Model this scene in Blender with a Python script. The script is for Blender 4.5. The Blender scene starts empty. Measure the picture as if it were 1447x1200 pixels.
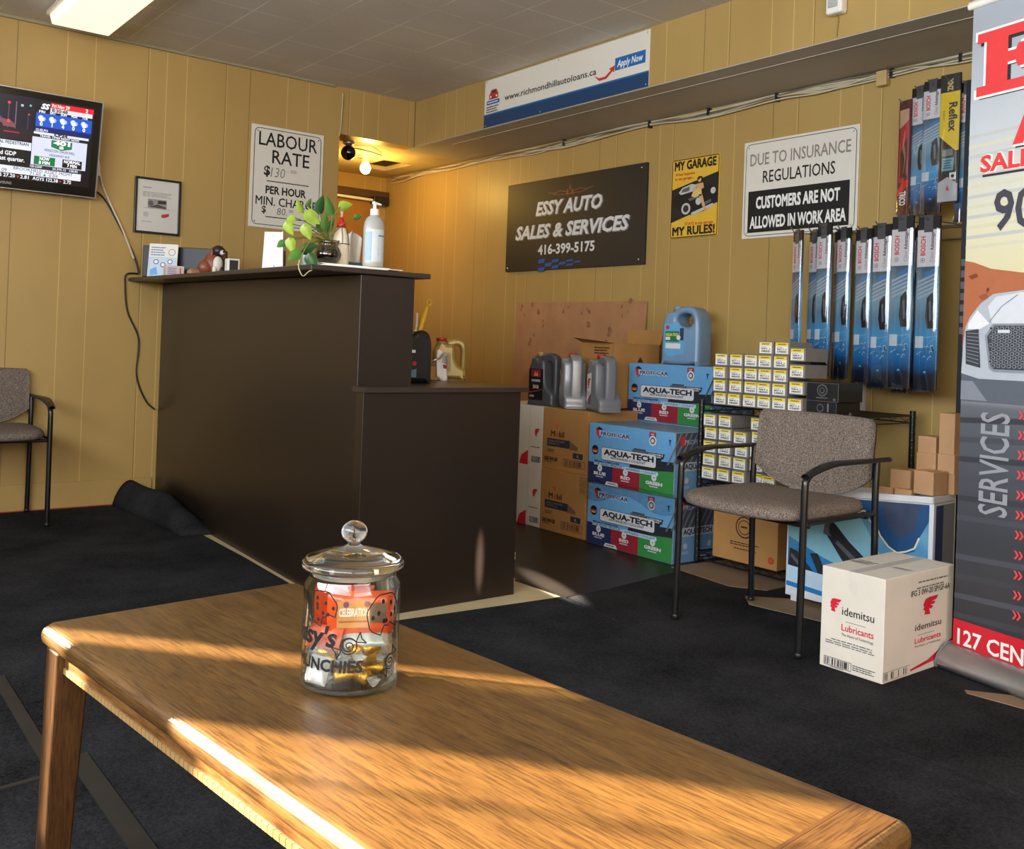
import bpy, math, random
from mathutils import Vector, Matrix
random.seed(7)
PI = math.pi
V = Vector
scn = bpy.context.scene
col = scn.collection

# ---------------------------------------------------------------- camera
F_PX, YAW, ROLL, PITCH = 1363.30, 0.66468, -0.036349, 0.0076679
CX, CY, EYE = 722.55, 473.39, 0.93
fw = V((math.sin(YAW)*math.cos(PITCH), math.cos(YAW)*math.cos(PITCH), math.sin(PITCH)))
rt = V((math.cos(YAW), -math.sin(YAW), 0)); up = rt.cross(fw)
cxa = rt*math.cos(ROLL) - up*math.sin(ROLL)
cya = rt*math.sin(ROLL) + up*math.cos(ROLL)
cam_d = bpy.data.cameras.new('camera'); cam = bpy.data.objects.new('camera', cam_d); col.objects.link(cam)
m = Matrix((cxa, cya, -fw)).transposed().to_4x4(); m.translation = (0, 0, EYE)
cam.matrix_world = m
cam_d.sensor_fit = 'HORIZONTAL'; cam_d.sensor_width = 36; cam_d.lens = F_PX*36/1447
cam_d.shift_x = -(CX-723.5)/1447; cam_d.shift_y = -(600-CY)/1447
cam_d.clip_start = 0.02
scn.camera = cam

# ---------------------------------------------------------------- world, sun, daylight, exposure
scn.view_settings.view_transform = 'Standard'; scn.view_settings.look = 'None'
scn.view_settings.exposure = 0.2; scn.view_settings.gamma = 1.0
scn.view_settings.use_curve_mapping = False
wd = bpy.data.worlds.new('sky'); scn.world = wd; wd.use_nodes = True
wd.node_tree.nodes['Background'].inputs[0].default_value = (0.62, 0.78, 1.0, 1)
wd.node_tree.nodes['Background'].inputs[1].default_value = 1.2
cy_ = scn.cycles
cy_.use_denoising = True
cy_.max_bounces = 7; cy_.diffuse_bounces = 4; cy_.glossy_bounces = 3; cy_.transmission_bounces = 7; cy_.transparent_max_bounces = 12
cy_.caustics_reflective = False; cy_.caustics_refractive = False
cy_.sample_clamp_indirect = 4

def light(name, kind, loc, aim, power, color, **kw):
    d = bpy.data.lights.new(name, kind); d.energy = power; d.color = color
    for k, v in kw.items(): setattr(d, k, v)
    o = bpy.data.objects.new(name, d); col.objects.link(o); o.location = loc
    o.rotation_euler = V(aim).to_track_quat('-Z', 'Y').to_euler()
    return o
SUN_DIR = V((0.64*.928, -0.768*.928, -0.371))
light('sun', 'SUN', (-4, 7, 3), SUN_DIR, 56, (1.0, 0.83, 0.56), angle=math.radians(0.53))
light('window_daylight_left', 'AREA', (-1.385, 0.80, 1.62), (1, 0.16, 0.20), 205, (0.84, 0.92, 1.0), shape='RECTANGLE', size=4.6, size_y=1.05)
light('window_daylight_front', 'AREA', (0.45, -1.785, 1.45), (0.10, 1, 0.42), 50, (1.0, 0.96, 0.90), shape='RECTANGLE', size=2.2, size_y=1.2)

for nm, aim, size, sc, en in (('patch_spot', (2.075, 2.784, .14), 2.6, (.16, 1, 1), 9000), ('patch_spot', (2.435, 2.82, .0), 1.5, (.85, 1, 1), 52000)):  # unseen spots added outside the front window for bright patches on counter end and floor
    g = light(nm, 'SPOT', (.9, -2.6, 1.35), V(aim)-V((.9, -2.6, 1.35)), en, (1.0, .90, .76), spot_size=math.radians(size), spot_blend=1.0, shadow_soft_size=.01); g.scale = sc

# ---------------------------------------------------------------- materials
def lin(c):
    c = c/255.0
    return c/12.92 if c <= .04045 else ((c+.055)/1.055)**2.4
def rgb(c, k=1.0): return (min(1, lin(c[0])*k), min(1, lin(c[1])*k), min(1, lin(c[2])*k), 1)
MATS = {}
def nodes(name):
    mt = bpy.data.materials.new(name); mt.use_nodes = True
    nt = mt.node_tree; return mt, nt, nt.nodes['Principled BSDF']
def objco(nt, scale=(1, 1, 1), rot=(0, 0, 0)):
    tc = nt.nodes.new('ShaderNodeTexCoord'); mp = nt.nodes.new('ShaderNodeMapping')
    mp.inputs['Scale'].default_value = scale; mp.inputs['Rotation'].default_value = rot
    nt.links.new(tc.outputs['Object'], mp.inputs['Vector']); return mp.outputs['Vector']
def ramp(nt, fac, stops, interp='LINEAR'):
    r = nt.nodes.new('ShaderNodeValToRGB'); r.color_ramp.interpolation = interp
    e = r.color_ramp.elements
    while len(e) > 1: e.remove(e[-1])
    e[0].position, e[0].color = stops[0]
    for p, c in stops[1:]:
        n = e.new(p); n.color = c
    nt.links.new(fac, r.inputs['Fac']); return r.outputs['Color']
def bump(nt, bs, h, strength, dist=.002):
    b = nt.nodes.new('ShaderNodeBump'); b.inputs['Strength'].default_value = strength; b.inputs['Distance'].default_value = dist
    nt.links.new(h, b.inputs['Height']); nt.links.new(b.outputs['Normal'], bs.inputs['Normal'])
def noise(nt, vec, scale, detail=3, rough=.55):
    n = nt.nodes.new('ShaderNodeTexNoise'); n.inputs['Scale'].default_value = scale; n.inputs['Detail'].default_value = detail
    n.inputs['Roughness'].default_value = rough
    nt.links.new(vec, n.inputs['Vector']); return n.outputs['Fac']
def mix(nt, fac, a, b, mode='MIX'):
    n = nt.nodes.new('ShaderNodeMix'); n.data_type = 'RGBA'; n.blend_type = mode
    for sock, val in ((n.inputs[0], fac), (n.inputs[6], a), (n.inputs[7], b)):
        if hasattr(val, 'is_output'): nt.links.new(val, sock)
        else: sock.default_value = val
    return n.outputs[2]
def math_(nt, op, a, b=None):
    n = nt.nodes.new('ShaderNodeMath'); n.operation = op
    for i, val in enumerate((a, b)):
        if val is None: continue
        if hasattr(val, 'is_output'): nt.links.new(val, n.inputs[i])
        else: n.inputs[i].default_value = val
    return n.outputs[0]
def M(name, c=None, rough=.5, metal=0, var=.08, vscale=12, bmp=0, bscale=80, coat=0, spec=.5, emit=0, trans=0, alpha=1):
    if name in MATS: return MATS[name]
    mt, nt, bs = nodes(name)
    if var > 0:
        f = noise(nt, objco(nt), vscale)
        cc = ramp(nt, f, [(.3, rgb(c, 1-var)), (.7, rgb(c, 1+var))])
        nt.links.new(cc, bs.inputs['Base Color'])
    else: bs.inputs['Base Color'].default_value = rgb(c)
    bs.inputs['Roughness'].default_value = rough; bs.inputs['Metallic'].default_value = metal
    bs.inputs['Coat Weight'].default_value = coat; bs.inputs['Coat Roughness'].default_value = .12
    bs.inputs['Specular IOR Level'].default_value = spec
    bs.inputs['Transmission Weight'].default_value = trans; bs.inputs['Alpha'].default_value = alpha
    if emit:
        bs.inputs['Emission Color'].default_value = rgb(c); bs.inputs['Emission Strength'].default_value = emit
    if bmp: bump(nt, bs, noise(nt, objco(nt), bscale, 4), bmp)
    MATS[name] = mt; return mt
def ink(r, g, b, rough=.45):                      # printed flat colour
    return M('ink_%d_%d_%d' % (r, g, b), (r, g, b), rough, var=.03, vscale=40)

def wall_mat(name, axis, off, c, c2):
    """painted tongue and groove panelling, random plank widths repeating every 1.2 m"""
    mt, nt, bs = nodes(name)
    tc = nt.nodes.new('ShaderNodeTexCoord'); sp = nt.nodes.new('ShaderNodeSeparateXYZ')
    nt.links.new(tc.outputs['Object'], sp.inputs[0])
    t = math_(nt, 'FRACT', math_(nt, 'MULTIPLY', math_(nt, 'ADD', sp.outputs[axis], -off+12.0), 1/1.2))
    g = sorted([.002, .192, .305, .530, .61, .70, .885])
    W, D, L = (.5, .5, .5, 1), (0, 0, 0, 1), (1, 1, 1, 1)
    st = [(0, W)]
    for x in g: st += [(x, D), (x+.0028, L), (x+.0058, W)]
    lines = ramp(nt, t, st, 'CONSTANT')
    f = noise(nt, objco(nt, (1, 1, .5)), 2.2, 4)
    base = ramp(nt, f, [(.3, rgb(c)), (.7, rgb(c2))])
    dk = mix(nt, 1.0, base, lines, 'OVERLAY')
    cc = mix(nt, .42, base, dk)
    sm = noise(nt, objco(nt, (6, 6, 9)), 1.3, 6, .7)
    smudge = ramp(nt, sm, [(.68, (1, 1, 1, 1)), (.80, (.80, .77, .72, 1))])
    cc = mix(nt, 1.0, cc, smudge, 'MULTIPLY')
    nt.links.new(cc, bs.inputs['Base Color'])
    bs.inputs['Roughness'].default_value = .42; bs.inputs['Specular IOR Level'].default_value = .45
    bump(nt, bs, lines, .35, .003)
    MATS[name] = mt; return mt
WALL_Y = wall_mat('tan_panelling_back', 0, .963, (180, 148, 87), (171, 139, 80))
WALL_X = wall_mat('tan_panelling_side', 1, 5.259, (177, 147, 87), (168, 138, 80))

def ceiling_mat():
    mt, nt, bs = nodes('ceiling_tile')
    tc = nt.nodes.new('ShaderNodeTexCoord'); sp = nt.nodes.new('ShaderNodeSeparateXYZ')
    nt.links.new(tc.outputs['Object'], sp.inputs[0])
    def ln(o, off):
        t = math_(nt, 'FRACT', math_(nt, 'MULTIPLY', math_(nt, 'ADD', o, -off+12.2), 1/.305))
        return ramp(nt, t, [(0, (1, 1, 1, 1)), (.012, (0, 0, 0, 1)), (.985, (0, 0, 0, 1)), (.99, (.25, .25, .25, 1))], 'CONSTANT')
    lx, ly = ln(sp.outputs[0], 1.482), ln(sp.outputs[1], 4.938)
    br = noise(nt, objco(nt), 2.5, 3)
    fade = ramp(nt, br, [(.4, (.15, .15, .15, 1)), (.62, (1, 1, 1, 1))])
    l = mix(nt, 1.0, lx, ly, 'LIGHTEN'); l = mix(nt, 1.0, l, fade, 'MULTIPLY')
    sp2 = noise(nt, objco(nt), 160, 2)
    base = ramp(nt, sp2, [(.42, rgb((196, 190, 178))), (.5, rgb((208, 202, 190)))])
    base = mix(nt, .5, base, ramp(nt, br, [(.3, rgb((194, 187, 174))), (.7, rgb((210, 205, 194)))]))
    cc = mix(nt, l, base, rgb((246, 240, 222)))
    nt.links.new(cc, bs.inputs['Base Color']); bs.inputs['Roughness'].default_value = .9
    bs.inputs['Specular IOR Level'].default_value = .15
    MATS['ceiling'] = mt; return mt
CEIL = ceiling_mat()

def carpet_mat(name, a, b, scale=260):
    mt, nt, bs = nodes(name)
    f = noise(nt, objco(nt), scale, 4, .7); f2 = noise(nt, objco(nt), 3.0, 4, .6)
    cc = ramp(nt, f, [(.36, rgb(a)), (.66, rgb(b))])
    cc = mix(nt, .55, cc, ramp(nt, f2, [(.3, rgb(a)), (.75, rgb(b))]))
    nt.links.new(cc, bs.inputs['Base Color']); bs.inputs['Roughness'].default_value = .95
    bs.inputs['Specular IOR Level'].default_value = .06
    bump(nt, bs, f, .8, .004); MATS[name] = mt; return mt
CARPET = carpet_mat('charcoal_carpet', (14, 14, 15), (60, 60, 63), 130)
CARPET2 = carpet_mat('black_carpet', (13, 12, 13), (60, 59, 61), 130)

def fabric_mat():
    mt, nt, bs = nodes('taupe_tweed')
    f = noise(nt, objco(nt), 330, 3, .7)
    cc = ramp(nt, f, [(.38, rgb((66, 57, 51))), (.52, rgb((118, 105, 95))), (.66, rgb((156, 143, 131)))])
    nt.links.new(cc, bs.inputs['Base Color']); bs.inputs['Roughness'].default_value = .9
    bs.inputs['Specular IOR Level'].default_value = .2
    bump(nt, bs, f, .5, .002); MATS['fabric'] = mt; return mt
FABRIC = fabric_mat()

def wood_mat(name, a, b, c, along=1, coat=.35):
    """oak: long stretched grain, darker pores, glossy varnish"""
    mt, nt, bs = nodes(name)
    sc = [22, 22, 22]; sc[along] = 2.0
    f = noise(nt, objco(nt, tuple(sc)), 2.6, 7, .62)
    sc2 = [380, 380, 380]; sc2[along] = 22
    p = noise(nt, objco(nt, tuple(sc2)), 1.0, 3, .6)
    w = nt.nodes.new('ShaderNodeTexWave'); w.wave_type = 'BANDS'; w.bands_direction = 'X' if along != 0 else 'Y'
    w.inputs['Scale'].default_value = 5; w.inputs['Distortion'].default_value = 9; w.inputs['Detail'].default_value = 3
    w.inputs['Detail Scale'].default_value = 1.4
    sc3 = [1, 1, 1]; sc3[along] = .16
    nt.links.new(objco(nt, tuple(sc3)), w.inputs['Vector'])
    cc = ramp(nt, f, [(.28, rgb(a)), (.5, rgb(b)), (.74, rgb(c))])
    cc = mix(nt, .12, cc, ramp(nt, w.outputs['Fac'], [(.1, rgb(a)), (.8, rgb(c))]))
    pores = ramp(nt, p, [(.38, (.36, .29, .22, 1)), (.53, (1, 1, 1, 1))])
    cc = mix(nt, .75, cc, mix(nt, 1.0, cc, pores, 'MULTIPLY'))
    wear = noise(nt, objco(nt), 5.5, 6, .65)
    cc = mix(nt, 1.0, cc, ramp(nt, wear, [(.30, (.80, .74, .66, 1)), (.5, (1, 1, 1, 1))]), 'MULTIPLY')
    nt.links.new(cc, bs.inputs['Base Color']); bs.inputs['Roughness'].default_value = .40
    bs.inputs['Coat Weight'].default_value = coat; bs.inputs['Coat Roughness'].default_value = .26
    bump(nt, bs, p, .10, .001); MATS[name] = mt; return mt
OAK = wood_mat('golden_oak', (78, 52, 22), (94, 65, 29), (110, 79, 38), 1)
OAK_D = wood_mat('dark_oak_band', (60, 38, 17), (78, 51, 23), (94, 65, 31), 0)
OAK_LEG = wood_mat('oak_leg', (56, 35, 15), (74, 47, 21), (90, 60, 29), 2)

def gradient_mat(name, stops, z0, z1, rough=.35, coat=.2, axis=2, nz=0):
    """printed colour bands along an object's own axis"""
    mt, nt, bs = nodes(name)
    tc = nt.nodes.new('ShaderNodeTexCoord'); sp = nt.nodes.new('ShaderNodeSeparateXYZ')
    nt.links.new(tc.outputs['Object'], sp.inputs[0])
    t = math_(nt, 'MULTIPLY', math_(nt, 'ADD', sp.outputs[axis], -z0), 1/(z1-z0))
    if nz: t = math_(nt, 'ADD', t, math_(nt, 'MULTIPLY', math_(nt, 'ADD', noise(nt, objco(nt), 9, 4), -.5), nz))
    nt.links.new(ramp(nt, t, [(p, rgb(c)) for p, c in stops]), bs.inputs['Base Color'])
    bs.inputs['Roughness'].default_value = rough; bs.inputs['Coat Weight'].default_value = coat
    MATS[name] = mt; return mt

def film_mat(name, tint=(255, 255, 255), lo=.05, hi=.55, rough=.08):
    """clear plastic film or thin glass: see-through head on, reflecting at glancing angles"""
    mt = bpy.data.materials.new(name); mt.use_nodes = True; nt = mt.node_tree; nt.nodes.clear()
    out = nt.nodes.new('ShaderNodeOutputMaterial'); tr = nt.nodes.new('ShaderNodeBsdfTransparent'); gl = nt.nodes.new('ShaderNodeBsdfGlossy')
    tr.inputs[0].default_value = rgb(tint); gl.inputs['Roughness'].default_value = rough
    lw = nt.nodes.new('ShaderNodeLayerWeight'); lw.inputs[0].default_value = .35
    fac = math_(nt, 'ADD', math_(nt, 'MULTIPLY', lw.outputs['Facing'], hi-lo), lo)
    mx = nt.nodes.new('ShaderNodeMixShader'); nt.links.new(fac, mx.inputs[0])
    nt.links.new(tr.outputs[0], mx.inputs[1]); nt.links.new(gl.outputs[0], mx.inputs[2]); nt.links.new(mx.outputs[0], out.inputs[0])
    MATS[name] = mt; return mt
def glass_mat(name, c=(255, 255, 255), rough=.02, ior=1.45):
    mt, nt, bs = nodes(name); bs.inputs['Base Color'].default_value = rgb(c); bs.inputs['Transmission Weight'].default_value = 1
    bs.inputs['Roughness'].default_value = rough; bs.inputs['IOR'].default_value = ior; MATS[name] = mt; return mt

BLACK_PAINT = M('black_enamel', (20, 19, 20), .32, var=.1, coat=.25)
BLACK_PLASTIC = M('black_plastic', (24, 24, 25), .42, var=.06)
ESPRESSO = M('espresso_laminate', (34, 25, 19), .36, var=.14, vscale=3.5, bmp=.05, bscale=30, spec=.5)
ESPRESSO_TOP = M('espresso_top', (50, 40, 33), .38, var=.14, vscale=5)
WHITE = M('white_board', (222, 216, 203), .45, var=.03, vscale=3)
OFFWHITE = M('white_plastic', (232, 228, 216), .4, var=.03)
CARTON = M('brown_cardboard', (172, 124, 68), .75, var=.07, vscale=7, bmp=.06)
CARTON_L = M('pale_cardboard', (190, 146, 104), .78, var=.07, vscale=9, bmp=.06)
CARTON_W = M('white_cardboard', (218, 210, 196), .6, var=.05, vscale=6, bmp=.04)
GREY_METAL = M('brushed_aluminium', (176, 176, 178), .34, .9, var=.06)
CHROME = M('chrome', (200, 200, 202), .15, 1, var=.02)
INK_K, INK_W, INK_R, INK_B = ink(18, 18, 20), ink(236, 234, 228), ink(196, 30, 44), ink(24, 70, 132)
# ---------------------------------------------------------------- mesh building helpers
ORG = {}
CAP = None
TCACHE = {}
def tmesh(s, bold=0.0, shear=0.0):
    k = (s, bold, shear)
    if k not in TCACHE:
        fat = bold if 'M' in s and bold > 0 else 0
        cu = bpy.data.curves.new('lettering', 'FONT'); cu.body = s; cu.offset = 0 if fat else bold; cu.shear = shear; cu.resolution_u = 2
        ob = bpy.data.objects.new('lettering', cu); me = bpy.data.meshes.new_from_object(ob)
        vs = [(v.co.x, v.co.y, 0) for v in me.vertices]; fs = [tuple(p.vertices) for p in me.polygons]
        bpy.data.objects.remove(ob); bpy.data.curves.remove(cu); bpy.data.meshes.remove(me)
        if fat:
            n = len(vs); v0, f0 = vs, fs; vs, fs = [], []
            for q, (dx, dy) in enumerate(((-fat, -fat), (fat, -fat), (fat, fat), (-fat, fat))):
                vs += [(x+dx, y+dy, q*.2) for x, y, _ in v0]; fs += [tuple(i+q*n for i in g) for g in f0]
        TCACHE[k] = (vs, fs)
    return TCACHE[k]
CAP = max(p[1] for p in tmesh('H')[0])

class B:
    def __init__(s): s.v, s.f, s.mi, s.sm, s.mats = [], [], [], [], []
    def add(s, vs, fs, mat, smooth=False):
        n = len(s.v); s.v += [V(p) for p in vs]
        if mat not in s.mats: s.mats.append(mat)
        i = s.mats.index(mat)
        for f in fs: s.f.append([n+k for k in f]); s.mi.append(i); s.sm.append(smooth)
        return s
    def hexa(s, p, mat):                          # p: bottom four, top four
        return s.add(p, [(3, 2, 1, 0), (4, 5, 6, 7), (0, 1, 5, 4), (1, 2, 6, 5), (2, 3, 7, 6), (3, 0, 4, 7)], mat)
    def box(s, x0, x1, y0, y1, z0, z1, mat):
        return s.hexa([(x0, y0, z0), (x1, y0, z0), (x1, y1, z0), (x0, y1, z0), (x0, y0, z1), (x1, y0, z1), (x1, y1, z1), (x0, y1, z1)], mat)
    def prism(s, poly, z0, z1, mat):
        n = len(poly); vs = [(x, y, z0) for x, y in poly]+[(x, y, z1) for x, y in poly]
        fs = [tuple(range(n-1, -1, -1)), tuple(range(n, 2*n))]+[(i, (i+1) % n, n+(i+1) % n, n+i) for i in range(n)]
        return s.add(vs, fs, mat)
    def extrude(s, pts, vec, mat, smooth=False):
        n = len(pts); vec = V(vec); vs = [V(p) for p in pts]+[V(p)+vec for p in pts]
        fs = [tuple(range(n-1, -1, -1)), tuple(range(n, 2*n))]
        s.add(vs, fs, mat)
        return s.add(vs, [(i, (i+1) % n, n+(i+1) % n, n+i) for i in range(n)], mat, smooth)
    def tube(s, pts, r, mat, n=8, caps=True, sq=1.0):
        pts = [V(p) for p in pts]; rs = r if isinstance(r, (list, tuple)) else [r]*len(pts)
        vs, fs = [], []; u = None
        for i, p in enumerate(pts):
            d = (pts[min(i+1, len(pts)-1)]-pts[max(i-1, 0)]).normalized()
            if u is None:
                u = d.cross(V((0, 0, 1)) if abs(d.z) < .9 else V((1, 0, 0))).normalized()
            else: u = (u-d*u.dot(d)).normalized()
            w = d.cross(u)
            for k in range(n):
                a = 2*PI*k/n; vs.append(p+(u*math.cos(a)+w*math.sin(a)*sq)*rs[i])
        for i in range(len(pts)-1):
            for k in range(n): fs.append((i*n+k, i*n+(k+1) % n, (i+1)*n+(k+1) % n, (i+1)*n+k))
        s.add(vs, fs, mat, True)
        if caps: s.add(vs[:n], [tuple(range(n-1, -1, -1))], mat); s.add(vs[-n:], [tuple(range(n))], mat)
        return s
    def lathe(s, prof, c, mat, n=28, axis=None, sx=1.0, sy=1.0):
        c = V(c); vs, fs = [], []
        for r, z in prof:
            for k in range(n):
                a = 2*PI*k/n; p = V((r*math.cos(a)*sx, r*math.sin(a)*sy, z))
                if axis is not None: p = axis @ p
                vs.append(c+p)
        for i in range(len(prof)-1):
            for k in range(n): fs.append((i*n+k, i*n+(k+1) % n, (i+1)*n+(k+1) % n, (i+1)*n+k))
        return s.add(vs, fs, mat, True)
    def grid(s, fn, nu, nv, mat, closed=False):
        vs = [fn(i/(nu), j/(nv)) for i in range(nu+1) for j in range(nv+1)]
        fs = [(i*(nv+1)+j, (i+1)*(nv+1)+j, (i+1)*(nv+1)+j+1, i*(nv+1)+j+1) for i in range(nu) for j in range(nv)]
        return s.add(vs, fs, mat, True)
    def ball(s, c, r, mat, n=12, sc=(1, 1, 1)):
        prof = [(max(1e-4, math.sin(PI*i/n))*r, -math.cos(PI*i/n)*r*sc[2]) for i in range(n+1)]
        return s.lathe(prof, c, mat, n+4, None, sc[0], sc[1])
    def build(s, name, parent=None, bevel=0, seg=2, solid=0, sub=0, weld=False, org=None):
        o0 = V(org) if org is not None else (ORG[parent.name] if parent else V((0, 0, 0)))
        me = bpy.data.meshes.new(name); me.from_pydata([tuple(p-o0) for p in s.v], [], s.f)
        for mt in s.mats: me.materials.append(mt)
        for p, i, q in zip(me.polygons, s.mi, s.sm): p.material_index = i; p.use_smooth = q
        me.update()
        o = bpy.data.objects.new(name, me); col.objects.link(o)
        if parent: o.parent = parent
        elif org is not None: o.location = o0
        ORG[o.name] = o0
        if weld: o.modifiers.new('weld', 'WELD').merge_threshold = 1e-5
        if solid: md = o.modifiers.new('thickness', 'SOLIDIFY'); md.thickness = solid; md.offset = 0
        if sub: md = o.modifiers.new('smooth', 'SUBSURF'); md.levels = md.render_levels = sub
        if bevel:
            md = o.modifiers.new('bevel', 'BEVEL'); md.width = bevel; md.segments = seg; md.limit_method = 'ANGLE'; md.angle_limit = math.radians(50)
        return o

class Face:
    """flat artwork on a face: x to the right, y down, in design units"""
    def __init__(s, b, O, U, D, w, h, e=.0006):
        s.b, s.O, s.U, s.D, s.w, s.h = b, V(O), V(U), V(D), w, h
        s.N = s.D.cross(s.U).normalized()*e; s.sx = s.U.length/w; s.sy = s.D.length/h
    def P(s, x, y, l=1): return s.O+s.U*(x/s.w)+s.D*(y/s.h)+s.N*l
    def poly(s, pts, mat, l=1): s.b.add([s.P(x, y, l) for x, y in pts], [tuple(range(len(pts)))[::-1]], mat)
    def rect(s, x0, y0, x1, y1, mat, l=1): s.poly([(x0, y0), (x1, y0), (x1, y1), (x0, y1)], mat, l)
    def circ(s, x, y, r, mat, l=1, n=20, ry=None):
        ry = ry or r*s.sx/s.sy
        s.poly([(x+r*math.cos(2*PI*k/n), y+ry*math.sin(2*PI*k/n)) for k in range(n)], mat, l)
    def line(s, pts, wd, mat, l=1):
        for (x0, y0), (x1, y1) in zip(pts, pts[1:]):
            dx, dy = (x1-x0)*s.sx, (y1-y0)*s.sy; L = math.hypot(dx, dy) or 1
            nx, ny = -dy/L*wd/2, dx/L*wd/2; ax, ay = nx/s.sx, ny/s.sy
            s.poly([(x0+ax, y0+ay), (x1+ax, y1+ay), (x1-ax, y1-ay), (x0-ax, y0-ay)], mat, l)
    def frame(s, x0, y0, x1, y1, t, mat, l=1, rad=0):
        if not rad: s.line([(x0, y0), (x1, y0), (x1, y1), (x0, y1), (x0, y0)], t, mat, l); return
        p = []
        for cx, cy, a0 in ((x1-rad, y0+rad, -PI/2), (x1-rad, y1-rad, 0), (x0+rad, y1-rad, PI/2), (x0+rad, y0+rad, PI)):
            p += [(cx+rad*math.cos(a0+PI/2*k/4), cy+rad*math.sin(a0+PI/2*k/4)) for k in range(5)]
        s.line(p+[p[0]], t, mat, l)
    def rrect(s, x0, y0, x1, y1, rad, mat, l=1):
        p = []
        for cx, cy, a0 in ((x1-rad, y0+rad, -PI/2), (x1-rad, y1-rad, 0), (x0+rad, y1-rad, PI/2), (x0+rad, y0+rad, PI)):
            p += [(cx+rad*math.cos(a0+PI/2*k/4), cy+rad*math.sin(a0+PI/2*k/4)) for k in range(5)]
        s.poly(p, mat, l)
    def text(s, t, x, y, h, mat, w=None, al='l', bold=0.0, shear=0.0, rot=0.0, l=2, warp=None):
        vs, fs = tmesh(t, bold, shear)
        if not vs: return
        x0, x1 = min(p[0] for p in vs), max(p[0] for p in vs)
        ky = h/CAP; kx = (w/(x1-x0)) if w else ky*s.sy/s.sx
        tw = (x1-x0)*kx; ox = {'l': 0, 'c': -tw/2, 'r': -tw}[al]
        ca, sa = math.cos(rot), math.sin(rot); r = s.sx/s.sy
        out = []
        for px, py, pz in vs:
            qx, qy = (px-x0)*kx+ox, -py*ky
            if rot: qx, qy = qx*ca+qy/r*sa, (-qx*sa*r+qy*ca)
            out.append(s.P(x+qx, y+qy, l+pz) if warp is None else warp(x+qx, y+qy))
        s.b.add(out, fs, mat)
    def chevrons(s, x, y, h, mat, l=1):
        for k in (0, 1):
            a = x+k*h*.55
            s.poly([(a, y), (a+h*.28, y), (a+h*.62, y+h/2), (a+h*.28, y+h), (a, y+h), (a+h*.34, y+h/2)], mat, l)
    def barcode(s, x0, y0, x1, y1, mat, l=1, n=26, seed=1):
        r = random.Random(seed); x = x0; st = (x1-x0)/n
        for k in range(n):
            if r.random() < .62: s.rect(x, y0, x+st*r.uniform(.35, 1.0), y1, mat, l)
            x += st
    def smalltext(s, x0, y0, x1, y1, rows, mat, l=1, seed=3):
        """lines of type too small to read in the photograph"""
        r = random.Random(seed); dy = (y1-y0)/rows
        for k in range(rows):
            x = x0; y = y0+dy*k; e = x1-(x1-x0)*r.uniform(0, .2)
            while x < e:
                wv = (x1-x0)*r.uniform(.05, .16); s.rect(x, y+dy*.2, min(x+wv, e), y+dy*.68, mat, l); x += wv+(x1-x0)*.02

def tag(o, label, cat, group=None, kind=None):
    o['label'] = label; o['category'] = cat
    if group: o['group'] = group
    if kind: o['kind'] = kind
    return o
def thing(name, label, cat, loc=(0, 0, 0), rotz=0.0, group=None, local=False):
    o = bpy.data.objects.new(name, None); col.objects.link(o); o.empty_display_size = .05
    o.location = loc; o.rotation_euler = (0, 0, rotz); ORG[o.name] = V((0, 0, 0)) if local or rotz else V(loc)
    return tag(o, label, cat, group)
def struct(o): o['kind'] = 'structure'; return o
def kids(o): return [c for c in bpy.data.objects if c.parent == o]
def copy_tree(o, parent=None):
    c = o.copy(); col.objects.link(c)
    if parent: c.parent = parent
    for k in kids(o): copy_tree(k, c)
    return c
def spline(pts, n=6):
    """smooth line through points"""
    p = [V(q) for q in pts]; out = []
    for i in range(len(p)-1):
        a, b_, c, d = p[max(i-1, 0)], p[i], p[i+1], p[min(i+2, len(p)-1)]
        for k in range(n):
            t = k/n; out.append(.5*((2*b_)+(c-a)*t+(2*a-5*b_+4*c-d)*t*t+(3*b_-a-3*c+d)*t**3))
    return out+[p[-1]]
# ---------------------------------------------------------------- the room
XL, XR, YB, YF, ZC = -1.40, 3.784, 5.26, -1.80, 2.441
XS, ZS = 3.276, 2.155                             # soffit face and underside
VINYL = M('beige_vinyl', (196, 176, 136), .45, var=.08, vscale=9)
struct(B().box(XL-.1, XR+.1, YF-.1, 6.6, -.12, 0, VINYL).build('floor'))
struct(B().box(XL-.1, XS, YF-.1, YB, ZC, ZC+.06, CEIL).box(XS, XR+.1, YF-.1, 5.4, ZC, ZC+.06, CEIL).build('ceiling'))
# back wall, with the header over the alcove
b = B().box(XL-.1, 2.745, YB, YB+.12, 0, ZC, WALL_Y)
struct(b.build('wall_back'))
struct(B().box(2.745, XS, YB, YB+.12, ZS, ZC, WALL_Y).build('wall_header'))
struct(B().box(XR, XR+.1, YF-.1, 6.6, 0, ZC, WALL_X).build('wall_right'))
SOFFIT_G = M('soffit_board', (176, 168, 152), .8, var=.07, vscale=3)
b = B().box(XS, XR, YF, YB+.12, ZS+.004, ZC, WALL_X).box(XS+.002, XR, YF, YB+.12, ZS, ZS+.004, SOFFIT_G)
struct(b.build('soffit'))
struct(B().box(XS+.115, XS+.120, YF, 5.0, ZS-.002, ZS, M('seam_light', (196, 188, 172), .7)).build('trim_1'))
struct(B().box(XS-.004, XS+.004, YB-.004, YB, ZS, ZC, M('corner_line', (112, 88, 44), .6)).build('trim_2'))
struct(B().box(XL, 2.7, YB-.016, YB, ZC-.014, ZC, M('ceiling_bead', (150, 136, 104), .6)).build('trim_3'))
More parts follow.
